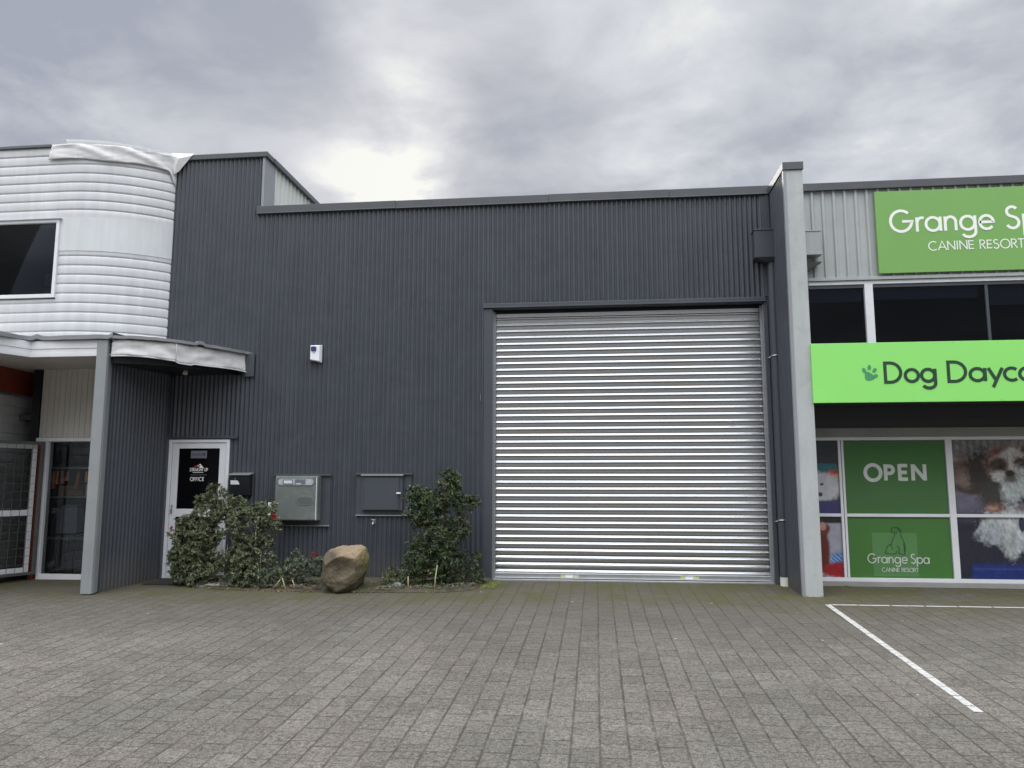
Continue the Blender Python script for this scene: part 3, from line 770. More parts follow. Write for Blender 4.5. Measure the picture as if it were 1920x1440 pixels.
PXS = lambda px, py: (5.115+(px-180-(py-740)*.085)/4.8*.00715, 2.10-(py-85)/4.8*.00775)
def dog(X, Z):
    C = np.zeros(X.shape+(3,))+np.array((.17,.155,.15))
    P = PXS
    def E(C, px, py, rx, ry, col, soft=.15, ang=0, wob=0., seed=1, a=1.):
        x, z = P(px, py); return put(C, a*ell(X, Z, x, z, rx/4.8*.00715, ry/4.8*.00775, soft*1.7, ang, wob*1.25, seed), col)
    x, z = P(150, 270)
    C = put(C, (Z > z-.0), (.24,.23,.225))
    for i in range(9):
        xb = 5.15+i*.095; C = put(C, rct(X, Z, xb, xb+.042, z+.10, 2.2)*.6, (.11,.11,.12))
    C = put(C, rct(X, Z, 4.9, 5.75, z-.02, z+.035), (.36,.35,.34))
    C = put(C, rct(X, Z, P(808, 80)[0], 7.5, P(0, 260)[1], 2.2), (.33,.36,.12))
    C = E(C, 1100, 200, 160, 160, (.30,.32,.14), .4)
    C = put(C, (Z < P(0, 600)[1]), (.045,.045,.07)); C = put(C, np.clip((P(0, 640)[1]-Z)/.15, 0, 1)*.7, (.02,.022,.045))
    C = E(C, 300, 650, 150, 130, (.15,.14,.20), .6)
    C = E(C, 250, 350, 80, 120, (.14,.08,.065), .7); C = E(C, 300, 530, 130, 40, (.05,.028,.022), .4, -12)
    C = E(C, 280, 430, 70, 80, (.25,.18,.15), .6)
    C = put(C, rct(X, Z, P(345, 1180)[0], 8, 0, P(0, 1180)[1], .05), (.02,.04,.20)); C = put(C, rct(X, Z, P(345, 1180)[0], 8, P(0, 1235)[1], P(0, 1215)[1], .02)*.5, (.06,.09,.32))
    # dog: dark ear and mane, white body
    C = E(C, 470, 410, 175, 240, (.038,.028,.024), .25, 20, .5, 3)
    C = E(C, 900, 380, 130, 230, (.12,.05,.035), .25, 0, .5, 4)
    C = E(C, 560, 560, 130, 150, (.045,.042,.034), .3, 0, .5, 5)
    C = E(C, 700, 850, 290, 190, (.50,.54,.56), .16, 0, .55, 6); C = E(C, 840, 880, 260, 170, (.55,.58,.60), .2, 0, .5, 7)
    C = E(C, 690, 1010, 80, 125, (.46,.49,.50), .3, 12, .7, 8); C = E(C, 520, 930, 120, 80, (.42,.46,.50), .4, 0, .7, 9)
    C = E(C, 1000, 1000, 200, 80, (.40,.43,.47), .4, 0, .7, 19)
    C = E(C, 560, 690, 95, 42, (.20,.075,.055), .5, -5, .7, 10); C = E(C, 530, 700, 50, 20, (.50,.33,.24), .8, 0, .9, 11)
    C = E(C, 700, 300, 215, 165, (.30,.20,.16), .3, 0, .45, 12)
    C = E(C, 700, 215, 120, 60, (.47,.43,.41), .35, 0, .6, 13); C = E(C, 700, 290, 38, 110, (.50,.48,.46), .5, 0, .4, 14)
    C = E(C, 585, 315, 80, 62, (.060,.040,.034), .28, 15, .6, 15); C = E(C, 800, 312, 82, 62, (.075,.042,.034), .28, -15, .6, 16)
    C = E(C, 605, 330, 24, 19, (.02,.015,.015), .5, 0, .2, 41); C = E(C, 775, 330, 24, 19, (.02,.015,.015), .5, 0, .2, 42)
    C = E(C, 595, 415, 75, 50, (.52,.52,.51), .4, -15, .6, 17); C = E(C, 800, 450, 75, 120, (.50,.52,.52), .4, 15, .6, 18)
    C = E(C, 700, 530, 95, 110, (.52,.57,.58), .4, 0, .6, 20); C = E(C, 690, 432, 65, 42, (.13,.11,.11), .6, 0, .8, 21)
    C = E(C, 687, 388, 44, 30, (.03,.022,.022), .3, 0, .1)
    C = E(C, 790, 690, 60, 32, (.20,.15,.15), .8, 0, .9, 22)
    C = E(C, 795, 835, 30, 68, (.04,.05,.09), .2)
    C = E(C, 560, 190, 90, 28, (.17,.07,.06), .6, 25, .7, 23); C = E(C, 860, 210, 90, 26, (.08,.05,.045), .6, -30, .7, 24)
    nxp, nzp = P(687, 400); rr_ = np.hypot(X-nxp, Z-nzp); th_ = np.arctan2(Z-nzp, X-nxp)
    fur = .5*vnoise(th_*2.2+4, rr_*.6+1, 8, 31, 4)+.5*vnoise(X*1.5+Z*.4, Z*.9, 24, 77, 4); lum = C.mean(-1)
    k = 1+np.where(lum > .22, 1.0, .6)*(fur-.5)*1.7
    return np.clip(C*k[..., None], .004, .9)*.72
picture('window_graphic', 5.137, 6.548, .120, .983, dog, 'lower window picture of the white fluffy legs and chest of the seated dog')
picture('window_graphic', 5.137, 6.548, 1.032, 2.093, dog, 'upper window picture of a brown and white long-haired dog face')
def toys(X, Z):
    u = (X-3.0)/.545; v = (Z-1.03)/1.06; C = np.zeros(X.shape+(3,))+np.array((.035,.04,.05))
    E = lambda C, cu, cv, ru, rv, col, w=.3, s=1, soft=.3: put(C, ell(u, v, cu, cv, ru, rv, soft, 0, w, s), col)
    C = E(C, .6, .62, .5, .07, (.03,.13,.15), .5, 2); C = E(C, .9, .52, .26, .08, (.40,.06,.05), .3, 3); C = E(C, .95, .50, .14, .04, (.50,.30,.12), .3, 4)
    C = E(C, .45, .36, .62, .21, (.46,.46,.50), .25, 5); C = E(C, .5, .26, .06, .03, (.03,.03,.03), 0); C = E(C, .55, .40, .05, .02, (.08,.07,.09), 0)
    C = put(C, np.clip((.19-v)/.03, 0, 1), (.035,.03,.12)); C = E(C, .1, .93, .1, .03, (.14,.14,.15), .2, 6)
    return C*(.8+.4*vnoise(X, Z, 20, 9))[..., None]
picture('window_graphic', 2.995, 3.542, 1.032, 2.093, toys, 'narrow upper window picture of a spotted white puppy nose by bright toys')
def spaniel(X, Z):
    u = (X-3.0)/.545; v = (Z-.12)/.86; C = np.zeros(X.shape+(3,))+np.array((.30,.30,.36))
    E = lambda C, cu, cv, ru, rv, col, w=.3, s=1, soft=.3: put(C, ell(u, v, cu, cv, ru, rv, soft, 0, w, s), col)
    C = put(C, np.clip((v-.88)/.03, 0, 1), (.015,.015,.015)); C = E(C, .45, .45, .22, .46, (.11,.022,.016), .25, 2); C = E(C, .5, .80, .2, .1, (.13,.03,.02), .3, 3)
    C = E(C, .52, .84, .09, .07, (.42,.22,.19), .3, 4); C = E(C, .25, .8, .1, .09, (.33,.27,.22), .4, 5)
    C = E(C, .92, .28, .24, .13, (.05,.16,.42), .3, 6)
    st = (np.sin((u*1.0+v*1.6)*55) > .72)*ell(u, v, .92, .28, .24, .13, .2); C = put(C, st*.7, (.45,.52,.60))
    C = E(C, .98, .12, .52, .13, (.28,.015,.02), .3, 7); C = E(C, .3, .04, .2, .05, (.36,.27,.19), .3, 8)
    return C*(.8+.4*vnoise(X, Z, 20, 19))[..., None]
picture('window_graphic', 2.995, 3.542, .120, .983, spaniel, 'narrow lower window picture of a red-brown dog with a blue striped cloth')

# ================================================================== wing wall and curved canopy
WW = Thing('wing_wall', 'dark corrugated wing wall with a grey steel post beside the office door', 'wall', (-7.1, -1.4, 0))
mb = MB(); us = samp(-1.345, -.02, PITCH, COR)
mb.grid([[(-7.065+.117*(u+1.345)+o*.9, u, gz(-7, u)-.02 + (3.24-gz(-7, u))*i/5) for u, o in us] for i in range(6)])
WW.part('side_cladding', mb, M['charcoal'], smooth='auto')
WW.part('wall_core', MB().gbox(-7.19, -7.085, -1.35, .28, 3.28), M['soffit'])
mb = MB().gbox(-6.985, -6.895, -.10, -.03, 3.3); mb.gbox(-7.10, -7.05, -1.362, -1.335, 3.24)
WW.part('corner_flashing', mb, M['charcoal_trim'])
poly = [(-7.20,-1.545),(-7.035,-1.545),(-7.03,-1.50),(-7.06,-1.365),(-7.20,-1.365)]
mb = MB().prism(poly, lambda x, y: gz(x, y)+.012, 3.545)
WW.part('post', mb, M['post'], bevel=.008, label='smooth grey painted steel post')
mb = MB().gbox(-7.16, -7.08, -1.50, -1.40, 0.0); WW.part('post_foot', mb, M['mesh'])

cv = [(-6.985,-1.505),(-6.75,-1.475),(-6.52,-1.37),(-6.33,-1.22),(-6.17,-1.04),(-6.04,-.84),(-5.92,-.62),(-5.80,-.38),(-5.71,-.18),(-5.635,-.015)]
def dense(pts, n):
    P = [Vector(p) for p in pts]; out = []
    for i in range(len(P)-1):
        p0 = P[max(i-1, 0)]; p1 = P[i]; p2 = P[i+1]; p3 = P[min(i+2, len(P)-1)]
        for k in range(n):
            t = k/n; out.append(.5*((2*p1)+(-p0+p2)*t+(2*p0-5*p1+4*p2-p3)*t*t+(-p0+3*p1-3*p2+p3)*t**3))
    out.append(P[-1]); return out
CV = Thing('curved_canopy', 'curved canopy with a wrinkled white sheet fascia over the office door', 'canopy', (-6.5, -.7, 3.3))
dc = dense(cv, 5); n = len(dc)
rows = []
for j in range(9):
    v = j/8; r = []
    for i, p in enumerate(dc):
        t = i/(n-1); z0 = 3.305-.055*t+.012*sin(t*9)+(-.022 if .40 < t < .52 else 0)*(1-v); z1 = 3.545
        d = Vector((p.x+7.0, p.y+.1)).normalized()
        a = Vector((p.x*4, v*3, p.y*4)); w = .022*noise.noise(a)+.012*noise.noise(a*2.7+Vector((t*6, v*2, 0)))
        w += .012*abs(sin(t*14+v*2.5))*(t < .55)
        bow = .012*(1-v)
        r.append((p.x+d.x*(w+bow), p.y+d.y*(w+bow), z0+(z1-z0)*v))
    rows.append(r)
CV.part('fascia', MB().grid(rows), M['fabric'], smooth=True, label='wrinkled white sheet fascia').modifiers.new('thick', 'SOLIDIFY').thickness = .004
mb = MB(); mb.tube([(p.x+.022*(p.x+7)/2, p.y-.020, 3.305-.055*i/(n-1)+.012*sin(i/(n-1)*9)-.004+(-.022 if .40 < i/(n-1) < .52 else 0)) for i, p in enumerate(dc)], .009, 6)
mb.tube([(rows[0][n*2//5][0]+.012, rows[0][n*2//5][1]-.012, 3.27), (rows[8][n*2//5][0]+.012, rows[8][n*2//5][1]-.012, 3.54)], .005, 5)
CV.part('hem', mb, M['fabric'], smooth=True)
# roof with an uneven membrane edge
edge = []
for i, p in enumerate(dc):
    d = Vector((p.x+7.0, p.y+.1)).normalized(); e = .055+.018*noise.noise(Vector((i*.37, 0, 0)))
    edge.append((p.x+d.x*e, p.y+d.y*e))
top = []; bot = []
for i, (x, y) in enumerate(edge):
    h = .012*noise.noise(Vector((i*.45, 4, 0)))+(.03 if i in (0, 25, 26) else 0); t = i/(n-1)
    top.append((x, y, 3.600-.012*t+h)); bot.append((x, y, 3.556-.01*t+h*.7))
mb = MB(); N0 = len(mb.v)
mb.grid([[(-6.97, min(q[1]+.02, 0) if False else -.0+q[1]*.0-.01*1, 3.66) for q in top], [(x*.5-6.97*.5, y*.5, 3.64) for x, y, z in top], top, bot, [(x-.04*(x+7)/1.2, y+.03, z-.004) for x, y, z in bot]])
CV.part('roof', mb, M['roofmem'], smooth='auto', label='grey roofing membrane with an uneven edge')
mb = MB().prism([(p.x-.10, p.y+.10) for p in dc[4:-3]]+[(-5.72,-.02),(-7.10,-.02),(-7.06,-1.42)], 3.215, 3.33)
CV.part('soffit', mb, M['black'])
mb = MB().box(-5.66, -5.50, -.055, -.02, 3.18, 3.56); CV.part('end_flashing', mb, M['charcoal_trim'], bevel=.003)
mb = MB().tube([(-6.41,-.5,3.30),(-6.41,-.5,3.24)], .008, 6); mb.tube([(-6.41,-.5,3.24),(-6.41,-.52,3.17)], [.022,.04], 12)
CV.part('lamp', mb, M['pvc'], smooth='auto', label='small unlit white lamp under the canopy')

# ================================================================== white building on the left
A = Thing('white_building', 'white horizontally ribbed steel building with a curved corner and a dark upper window', 'building', (-9, -.3, 0))
path = [(-12.5,-.65),(-11,-.65),(-9.8,-.65),(-9.2,-.65),(-8.60,-.65)]
Rr = 2.06; 
for i in range(17):
    a = rad(47)*i/16; path.append((-8.57+Rr*sin(a), -.65+Rr*(1-cos(a))))
path[-1] = (-7.075, .01)
def pn(pts):
    out = []
    for i, p in enumerate(pts):
        a = Vector(pts[max(i-1, 0)]); b = Vector(pts[min(i+1, len(pts)-1)]); d = (b-a).normalized(); out.append(Vector((d.y, -d.x)))
    return out
nrm = pn(path)
HR = [(0,0),(.04,.010),(.09,.0155),(.16,.0172),(.50,.0168),(.84,.0158),(.91,.012),(.95,.003),(.97,0)]
def hsheet(mb, i0, i1, z0, z1, base=0., pitch=.155, prof=HR, ph=0.):
    vs = samp(z0+ph, z1+ph, pitch, prof)
    mb.grid([[(path[i][0]+nrm[i].x*(o+base), path[i][1]+nrm[i].y*(o+base), z-ph) for i in range(i0, i1+1)] for z, o in vs])
L = len(path)-1
mb = MB()
hsheet(mb, 0, L, 5.76, 6.97); hsheet(mb, 0, L, 3.4, 4.40); hsheet(mb, 4, L, 4.40, 5.20); 
# panel beside the window between the two rows is flat
A.part('wall_cladding', mb, M['white_steel'], label='white ribbed steel cladding', smooth=True)
i4 = 4
mb = MB(); mb.grid([[(path[i][0]+nrm[i].x*.024, path[i][1]+nrm[i].y*.024, z) for i in range(i4, L+1)] for z in (5.195, 5.76)])
mb.grid([[(path[i][0]+nrm[i].x*o, path[i][1]+nrm[i].y*o, z) for i in range(i4, L+1)] for o, z in ((.024,5.195),(0,5.19))])
A.part('smooth_band', mb, M['band'], smooth='auto', label='smooth pale grey band level with the window')
mb = MB().prism([(-12.5,-.6),(-8.6,-.6),(-8.0,-.5),(-7.5,-.25),(-7.1,.1),(-7.1,6),(-12.5,6)], 4.45-1.0, 4.40)
mb.prism([(-12.5,-.6),(-8.6,-.6),(-8.0,-.5),(-7.5,-.25),(-7.1,.1),(-7.1,6),(-12.5,6)], 5.66, 6.95)
mb.prism([(-8.56,-.6),(-8.0,-.5),(-7.5,-.25),(-7.1,.1),(-7.1,6),(-8.56,6)], 4.4, 5.66); mb.box(-12.5, -8.56, .6, 6, 4.4, 5.66)
A.part('building_body', mb, M['dark'])
# upper window
mb = MB(); x0, x1, z0, z1 = -11.6, -8.60, 4.42, 5.72
mb.box(x0, x1, -.70, -.58, z1-.05, z1); mb.box(x0, x1, -.70, -.58, z0, z0+.06); mb.box(x1-.055, x1, -.70, -.58, z0+.06, z1-.05); mb.box(-10.3, -10.25, -.69, -.58, z0+.06, z1-.05)
uf = A.part('upper_window_frame', mb, M['white_frame'], bevel=.005)
mb = MB().box(x0-.02, x1+.03, -.73, -.66, z1+.003, z1+.02); A.part('drip_flashing', mb, M['band'], parent=uf)
A.part('upper_window_pane', MB().box(x0, x1-.056, -.655, -.645, z0+.061, z1-.051), M['tint'], parent=uf)
A.part('reflection_board', MB().box(-8.98, -8.66, -.45, -.43, 4.46, 4.88), M['blind'], parent=uf, label='pale board added low behind the window to imitate a reflection in the glass')  # board added to imitate the pale reflection in the pane
A.part('hanging_cable', MB().tube([(-9.9+.1*i, -.5, 4.66+.07*sin(i*.33)) for i in range(12)], .01, 6), M['black'], parent=uf)
# top flashing, torn white membrane
mb = MB().box(-12.5, -8.87, -.70, -.5, 6.965, 7.01); A.part('top_flashing', mb, M['mesh'], bevel=.004, label='dark weathered top flashing')
mb = MB(); idx = list(range(4, L+1))
sec = [(-.005,6.99),(.030,6.985),(.040,7.04),(.036,7.085),(.0,7.10),(-.12,7.09)]
mb.grid([[(path[i][0]+nrm[i].x*o, path[i][1]+nrm[i].y*o, z - .004*(i-4)) for i in idx[:-1]] for o, z in sec])
A.part('curved_gutter', mb, M['band'], smooth='auto', label='pale curved capping along the top edge').modifiers.new('t', 'SOLIDIFY').thickness = .006
def along(s):      # s from 0 (x=-8.9) to 1 (dark wall)
    t = s*(len(idx)-1); k = min(int(t), len(idx)-2); f = t-k; i = idx[k]
    return (path[i][0]*(1-f)+path[i+1][0]*f, path[i][1]*(1-f)+path[i+1][1]*f, nrm[i]*(1-f)+nrm[i+1]*f)
mb = MB(); rows = []
for j in range(13):
    v = j/12; r = []
    for i in range(49):
        s = -.0+i/48; x, y, nn = along(s)
        if i < 8: x -= .036*(8-i)*(1-v*.15)
        zt = 7.0-.01*s; zb = 6.74-.03*s+.012*sin(s*11)+(-.0 if s < .93 else -.25*(s-.93)/.07)
        z = zb+(zt-zb)*v
        if s > .985: z -= .0
        w = .042+.014*noise.noise(Vector((s*5+v*2.2, v*1.4, 2)))+.010*noise.noise(Vector((s*11-v*6, v*2, 5)))
        w += .016*max(0, sin((s*5+v*1.9)*3.1))
        r.append((x+nn.x*w, y+nn.y*w, z))
    rows.append(r)
mb.grid(rows)
A.part('torn_membrane', mb, M['fabric'], smooth=True, label='loose wrinkled white membrane hanging from the top edge').modifiers.new('t', 'SOLIDIFY').thickness = .003
mb = MB()
pa = [(-7.16,-.05,7.06),(-7.05,-.085,6.66),(-6.98,-.06,6.72),(-6.76,-.06,6.99),(-6.74,-.03,7.04)]
c0 = (-6.98,-.10,6.93)
for i in range(len(pa)): mb.quad(c0, pa[i], pa[(i+1) % len(pa)])
A.part('corner_membrane', mb, M['fabric'], label='white membrane folded over the corner of the dark parapet').modifiers.new('t', 'SOLIDIFY').thickness = .004
# ---- ground floor canopy
lf0 = [(-7.195,-1.50),(-7.6,-1.50),(-8.27,-1.50),(-8.44,-1.92),(-8.75,-2.7),(-9.1,-3.3)]
mb = MB(); rows = []
FPR = [(3.31,.0),(3.312,.012),(3.36,.014),(3.362,.004),(3.43,.004),(3.432,.014),(3.545,.014),(3.55,0)]
ln = pn(lf0[::-1])[::-1]
mb.grid([[(p[0]+n_.x*o, p[1]+n_.y*o, z) for p, n_ in zip(lf0, ln)] for z, o in FPR])
A.part('canopy_fascia', mb, M['white_frame'], label='white angled fascia board over the shop entrance')
e2 = [(p[0]+n_.x*.07+(.25 if p[0] > -7.3 else 0), p[1]+n_.y*.07) for p, n_ in zip(lf0, ln)]
de = dense([Vector(p) for p in e2], 6)
mb = MB(); T = []; Bt = []
for i, p in enumerate(de):
    h = .014*noise.noise(Vector((i*.5, 9, 1)))+(.03 if i in (0, 11) else 0); T.append((p.x, p.y, 3.615+h)); Bt.append((p.x, p.y, 3.555+h*.8))
mb.grid([[(x, 0.0, 3.66) for x, y, z in T], T, Bt, [(x, y+.08, 3.55) for x, y, z in T]])
A.part('canopy_roof', mb, M['roofmem'], smooth='auto', label='grey roofing membrane over the entrance canopy')
mb = MB(); k = 0
for i in range(22):
    y1 = -1.49+i*.075; mb.box(-11.5, -6.98, y1+.003, y1+.073, 3.325, 3.345)
for i in range(20):
    y1 = -1.492-i*.075; mb.box(-11.5, -8.32-(abs(y1)-1.5)*.45, y1-.07, y1, 3.325, 3.345)
A.part('canopy_soffit', mb, M['soffit'], label='pale boarded ceiling of the entrance canopy')
# ---- recess: wall over the door, door, return wall
mb = MB(); us = samp(-9.05, -6.98, .19, [(0,0),(.03,.012),(.5,.012),(.53,.0),(.55,.0),(.58,.012),(.97,.012)])
mb.grid([[(u, -.2-o, z) for u, o in us] for z in (2.20, 3.33)])
A.part('overdoor_cladding', mb, M['soffit'], label='off-white vertical boards over the shop door')
mb = MB().box(-9.06, -6.98, -.26, -.10, 2.135, 2.195); mb.gbox(-8.90, -8.85, -.25, -.12, 2.134); mb.gbox(-8.06, -8.01, -.25, -.12, 2.134); mb.gbox(-8.85, -8.06, -.25, -.14, .03)
df = A.part('doorway_frame', mb, M['white_frame'], bevel=.004, label='worn white frame of the shop doorway')
A.part('doorway_pane', MB().gbox(-8.85, -8.06, -.19, -.18, 2.13), M['glass'], parent=df)
A.part('inner_wall', MB().gbox(-8.01, -6.98, -.19, .1, 2.13), M['soffit'])
mb = MB().box(-9.72, -7.1, 2.6, 2.7, -.1, 3.3); mb.box(-9.72, -9.62, .4, 2.6, -.1, 3.3); mb.box(-9.7, -7.1, -.1, 2.6, 2.5, 2.6); mb.box(-9.7, -7.1, .42, 2.6, -.06, -.052); mb.box(-7.2, -7.12, .1, 2.6, -.05, 2.5)
A.part('shop_interior', mb, M['mesh'], label='dim shop interior behind the glass')
A.part('back_panel', MB().box(-9.3, -7.3, .95, 1.0, 1.80, 2.4), M['warm'], label='warm brown boards high inside the shop')
A.part('reflection_slab', MB().box(-9.3, -7.3, .60, 1.2, -.04, .98), M['greytrim'], label='grey slab added inside the shop to imitate a reflection in the door glass')  # slab added in place of a grey-blue reflection on the doorway glass
pa = Vector((-9.30,-1.9)); pb = Vector((-9.60,.38)); d = (pb-pa).normalized(); nn = Vector((-d.y, d.x))*-1
vs = samp(0.0, 2.95, .155, HR)
mb = MB(); mb.grid([[(pa.x+(pb.x-pa.x)*t+nn.x*o, pa.y+(pb.y-pa.y)*t+nn.y*o, z+gz(-9.4,-.5)) for t in (0, .5, 1)] for z, o in vs])
A.part('return_wall', mb, M['white_steel'], label='ribbed side wall of the entrance recess')
mb = MB(); q0 = pa+nn*.04; q1 = pb+nn*.04
mb.hexa([(pa.x,pa.y,2.93),(q0.x,q0.y,2.93),(q1.x,q1.y,2.93),(pb.x,pb.y,2.93)], [(pa.x,pa.y,3.32),(q0.x,q0.y,3.32),(q1.x,q1.y,3.32),(pb.x,pb.y,3.32)])
A.part('steel_beam', mb, M['red'], label='oxide red steel beam above the side wall')
mb = MB().gbox(-9.20, -9.065, -.24, -.08, 3.33); A.part('corner_post', mb, M['black'])
A.part('red_post', MB().gbox(-9.06, -8.965, -.22, -.10, 2.13), M['red'], label='oxide red steel post')
A.part('rear_wall', MB().box(-12.5, -9.65, -1.95, 5, -.2, 3.32), M['white_steel'])

# security door: white glazed leaf behind a steel mesh gate, standing open
GD = Thing('security_door', 'open steel mesh security gate with a white framed glass door behind it', 'gate', (-8.87,-.27,0))
g0 = Vector((-8.885,-.30)); g1 = Vector((-9.235,-1.10)); d = (g1-g0).normalized(); nn = Vector((-d.y, d.x))
if nn.x < 0: nn = -nn
Wg = (g1-g0).length; zt = 2.125; zb = .035
def gp(u, z, o=0.): return (g0.x+d.x*u+nn.x*o, g0.y+d.y*u+nn.y*o, z)
def gbar(mb, u0, z0, u1, z1, w, dp, o=0.): mb.bar(gp(u0, z0, o), gp(u1, z1, o), w, dp) if abs(u1-u0) > 1e-6 else mb.bar(gp(u0, z0, o), gp(u1, z1, o), dp, w)
mb = MB()
def gslab(mb, u0, u1, z0, z1, o0, o1):
    c = [(u0,o0),(u1,o0),(u1,o1),(u0,o1)]
    mb.hexa([gp(u, z0, o) for u, o in c], [gp(u, z1, o) for u, o in c])
for a in ((0,.05,zb,zt),(Wg-.05,Wg,zb,zt)): gslab(mb, *a, .0, .035)
gslab(mb, .05, Wg-.05, zt-.05, zt, .0, .034); gslab(mb, .05, Wg-.05, zb, zb+.045, .0, .034)
gf = GD.part('gate_frame', mb, M['gatef'], bevel=.003)
mb = MB(); u = .05
while u < Wg-.03: gslab(mb, u-.003, u+.003, zb+.045, zt-.05, .014, .020); u += .125
z = zb+.17
while z < zt-.06: gslab(mb, .05, Wg-.05, z-.003, z+.003, .0205, .0265); z += .125
GD.part('gate_mesh', mb, M['gatef'], parent=gf)
mb = MB(); gslab(mb, .06, .13, zb+.02, zt-.03, -.10, -.06); gslab(mb, Wg-.09, Wg-.02, zb+.02, zt-.03, -.10, -.06)
gslab(mb, .13, Wg-.09, zt-.11, zt-.03, -.10, -.061); gslab(mb, .13, Wg-.09, .955, 1.045, -.10, -.061); gslab(mb, .13, Wg-.09, zb+.02, zb+.11, -.10, -.061)
wl = GD.part('glass_door', mb, M['white_frame'], bevel=.003, label='white framed glass door leaf')
for z0, z1 in ((zb+.11,.955),(1.045,zt-.11)):
    mb = MB(); gslab(mb, .13, Wg-.09, z0, z1, -.085, -.08); GD.part('door_pane', mb, M['glass'], parent=wl)
mb = MB(); gslab(mb, .62, .73, 1.60, 1.735, -.078, -.075); GD.part('notice', mb, M['paper'], parent=wl, label='small white paper notice on the glass')

# things inside the shop
sh = Thing('display_shelf', 'metal shelf with copper coloured goods inside the shop doorway', 'shelf', (-8.5,.1,0))
mb = MB()
for z in (1.70, 1.22, .55): mb.box(-9.3, -7.9, .05, .4, z, z+.025)
for x in (-9.28, -7.95): mb.box(x, x+.03, .05, .08, -.05, 1.75)
sh.part('rack', mb, M['galv_flat'])
for i in range(16):
    x = -9.2+i*.085; z = 1.66
    if random.random() < .25: continue
    mb = MB().tube([(x+.02*sin(i), .06, z), (x+random.uniform(-.03,.03), .05, z-random.uniform(.15,.3))], [.02,.032], 8)
    sh.part('copper_item', mb, M['copper'], smooth='auto')
solo('storage_box', MB().box(-8.86, -8.42, .08, .35, 1.247, 1.42), M['warm'], 'brown box on the shop shelf beside the pale box', 'box', group='boxes on the shop shelf', bevel=.004)
solo('storage_box', MB().box(-8.38, -8.02, .08, .35, 1.247, 1.44), M['paper'], 'pale box on the shop shelf nearest the grey post', 'box', group='boxes on the shop shelf', bevel=.004)
ct = Thing('shop_stool', 'dark metal stool inside the shop doorway', 'stool', (-8.7,.75,0))
ct.part('seat', MB().box(-9.0, -8.62, .25, .55, .60, .63), M['black'], bevel=.004)
for x in (-8.98, -8.66):
    for y in (.27, .51): ct.part('leg', MB().box(x, x+.02, y, y+.02, -.045, .599), M['black'])
bp = solo('paper_stack', MB().box(-8.95, -8.66, .30, .42, .575, 1.1), M['blind'], 'grey bundle standing on the low shop shelf', 'bundle', bevel=.01)
sk = MB(); 
for i in range(13):
    pass
solo('white_sack', MB().tube([(-8.02,.20,-.05),(-8.02,.20,.3),(-8.03,.20,.62),(-8.04,.20,.82)], [.16,.17,.13,.04], 14), M['paper'], 'pale sack standing inside the doorway behind the grey post', 'sack', smooth=True)

# ================================================================== small things on the dark wall
al = Thing('alarm_box', 'white alarm box with a dark blue lens on the corrugated wall', 'alarm', (-4.46,-.03,3.4))
mb = MB().hexa([(-4.545,-.095,3.435),(-4.395,-.095,3.405),(-4.37,-.02,3.385),(-4.56,-.02,3.425)], [(-4.545,-.095,3.665),(-4.395,-.095,3.665),(-4.37,-.02,3.68),(-4.56,-.02,3.68)])
al.part('housing', mb, M['plastic'], bevel=.008)
mb = MB()
pts = []
for i in range(24):
    a = 2*pi*i/24; pts.append((-4.488+.042*max(-1, min(1, 1.25*cos(a))), 3.612+.033*max(-1, min(1, 1.25*sin(a)))))
mb.hexa([(x, -.112, z) for x, z in pts][::-1], [(x, -.094, z) for x, z in pts][::-1])
al.part('lens', mb, M['blue_lens'], smooth='auto'); mb = MB().box(-4.528, -4.448, -.114, -.0945, 3.575, 3.60); al.part('lens_base', mb, M['navy'], bevel=.004)
al.part('logo_mark', MB().box(-4.497, -4.487, -.0965, -.0955, 3.535, 3.55).box(-4.480, -4.470, -.0965, -.0955, 3.535, 3.55), M['plaque'])
al.part('bracket', MB().box(-4.565, -4.365, -.0195, -.012, 3.41, 3.685), M['charcoal_trim'])

mbx = Thing('letter_box', 'black metal letter box with a white label beside the office door', 'letter box', (-5.62,-.1,1.26))
mb = MB().hexa([(-5.785,-.105,1.275),(-5.455,-.105,1.275),(-5.455,-.02,1.262),(-5.785,-.02,1.262)], [(-5.785,-.145,1.585),(-5.455,-.145,1.585),(-5.455,-.02,1.60),(-5.785,-.02,1.60)])
mbx.part('box', mb, M['black'], bevel=.005)
mb = MB().hexa([(-5.80,-.165,1.590),(-5.44,-.165,1.590),(-5.44,-.018,1.612),(-5.80,-.018,1.612)], [(-5.80,-.165,1.603),(-5.44,-.165,1.603),(-5.44,-.018,1.632),(-5.80,-.018,1.632)])
mbx.part('lid', mb, M['dull_alum'], bevel=.002)
mb = MB().quad((-5.765,-.1372,1.445),(-5.615,-.1372,1.445),(-5.622,-.1435,1.475),(-5.65,-.1475,1.51),(-5.762,-.1475,1.51))
mbx.part('label', mb, M['plastic']); mbx.part('lock', MB().tube([(-5.69,-.150,1.535),(-5.69,-.135,1.535)], .008, 10), M['alum'])

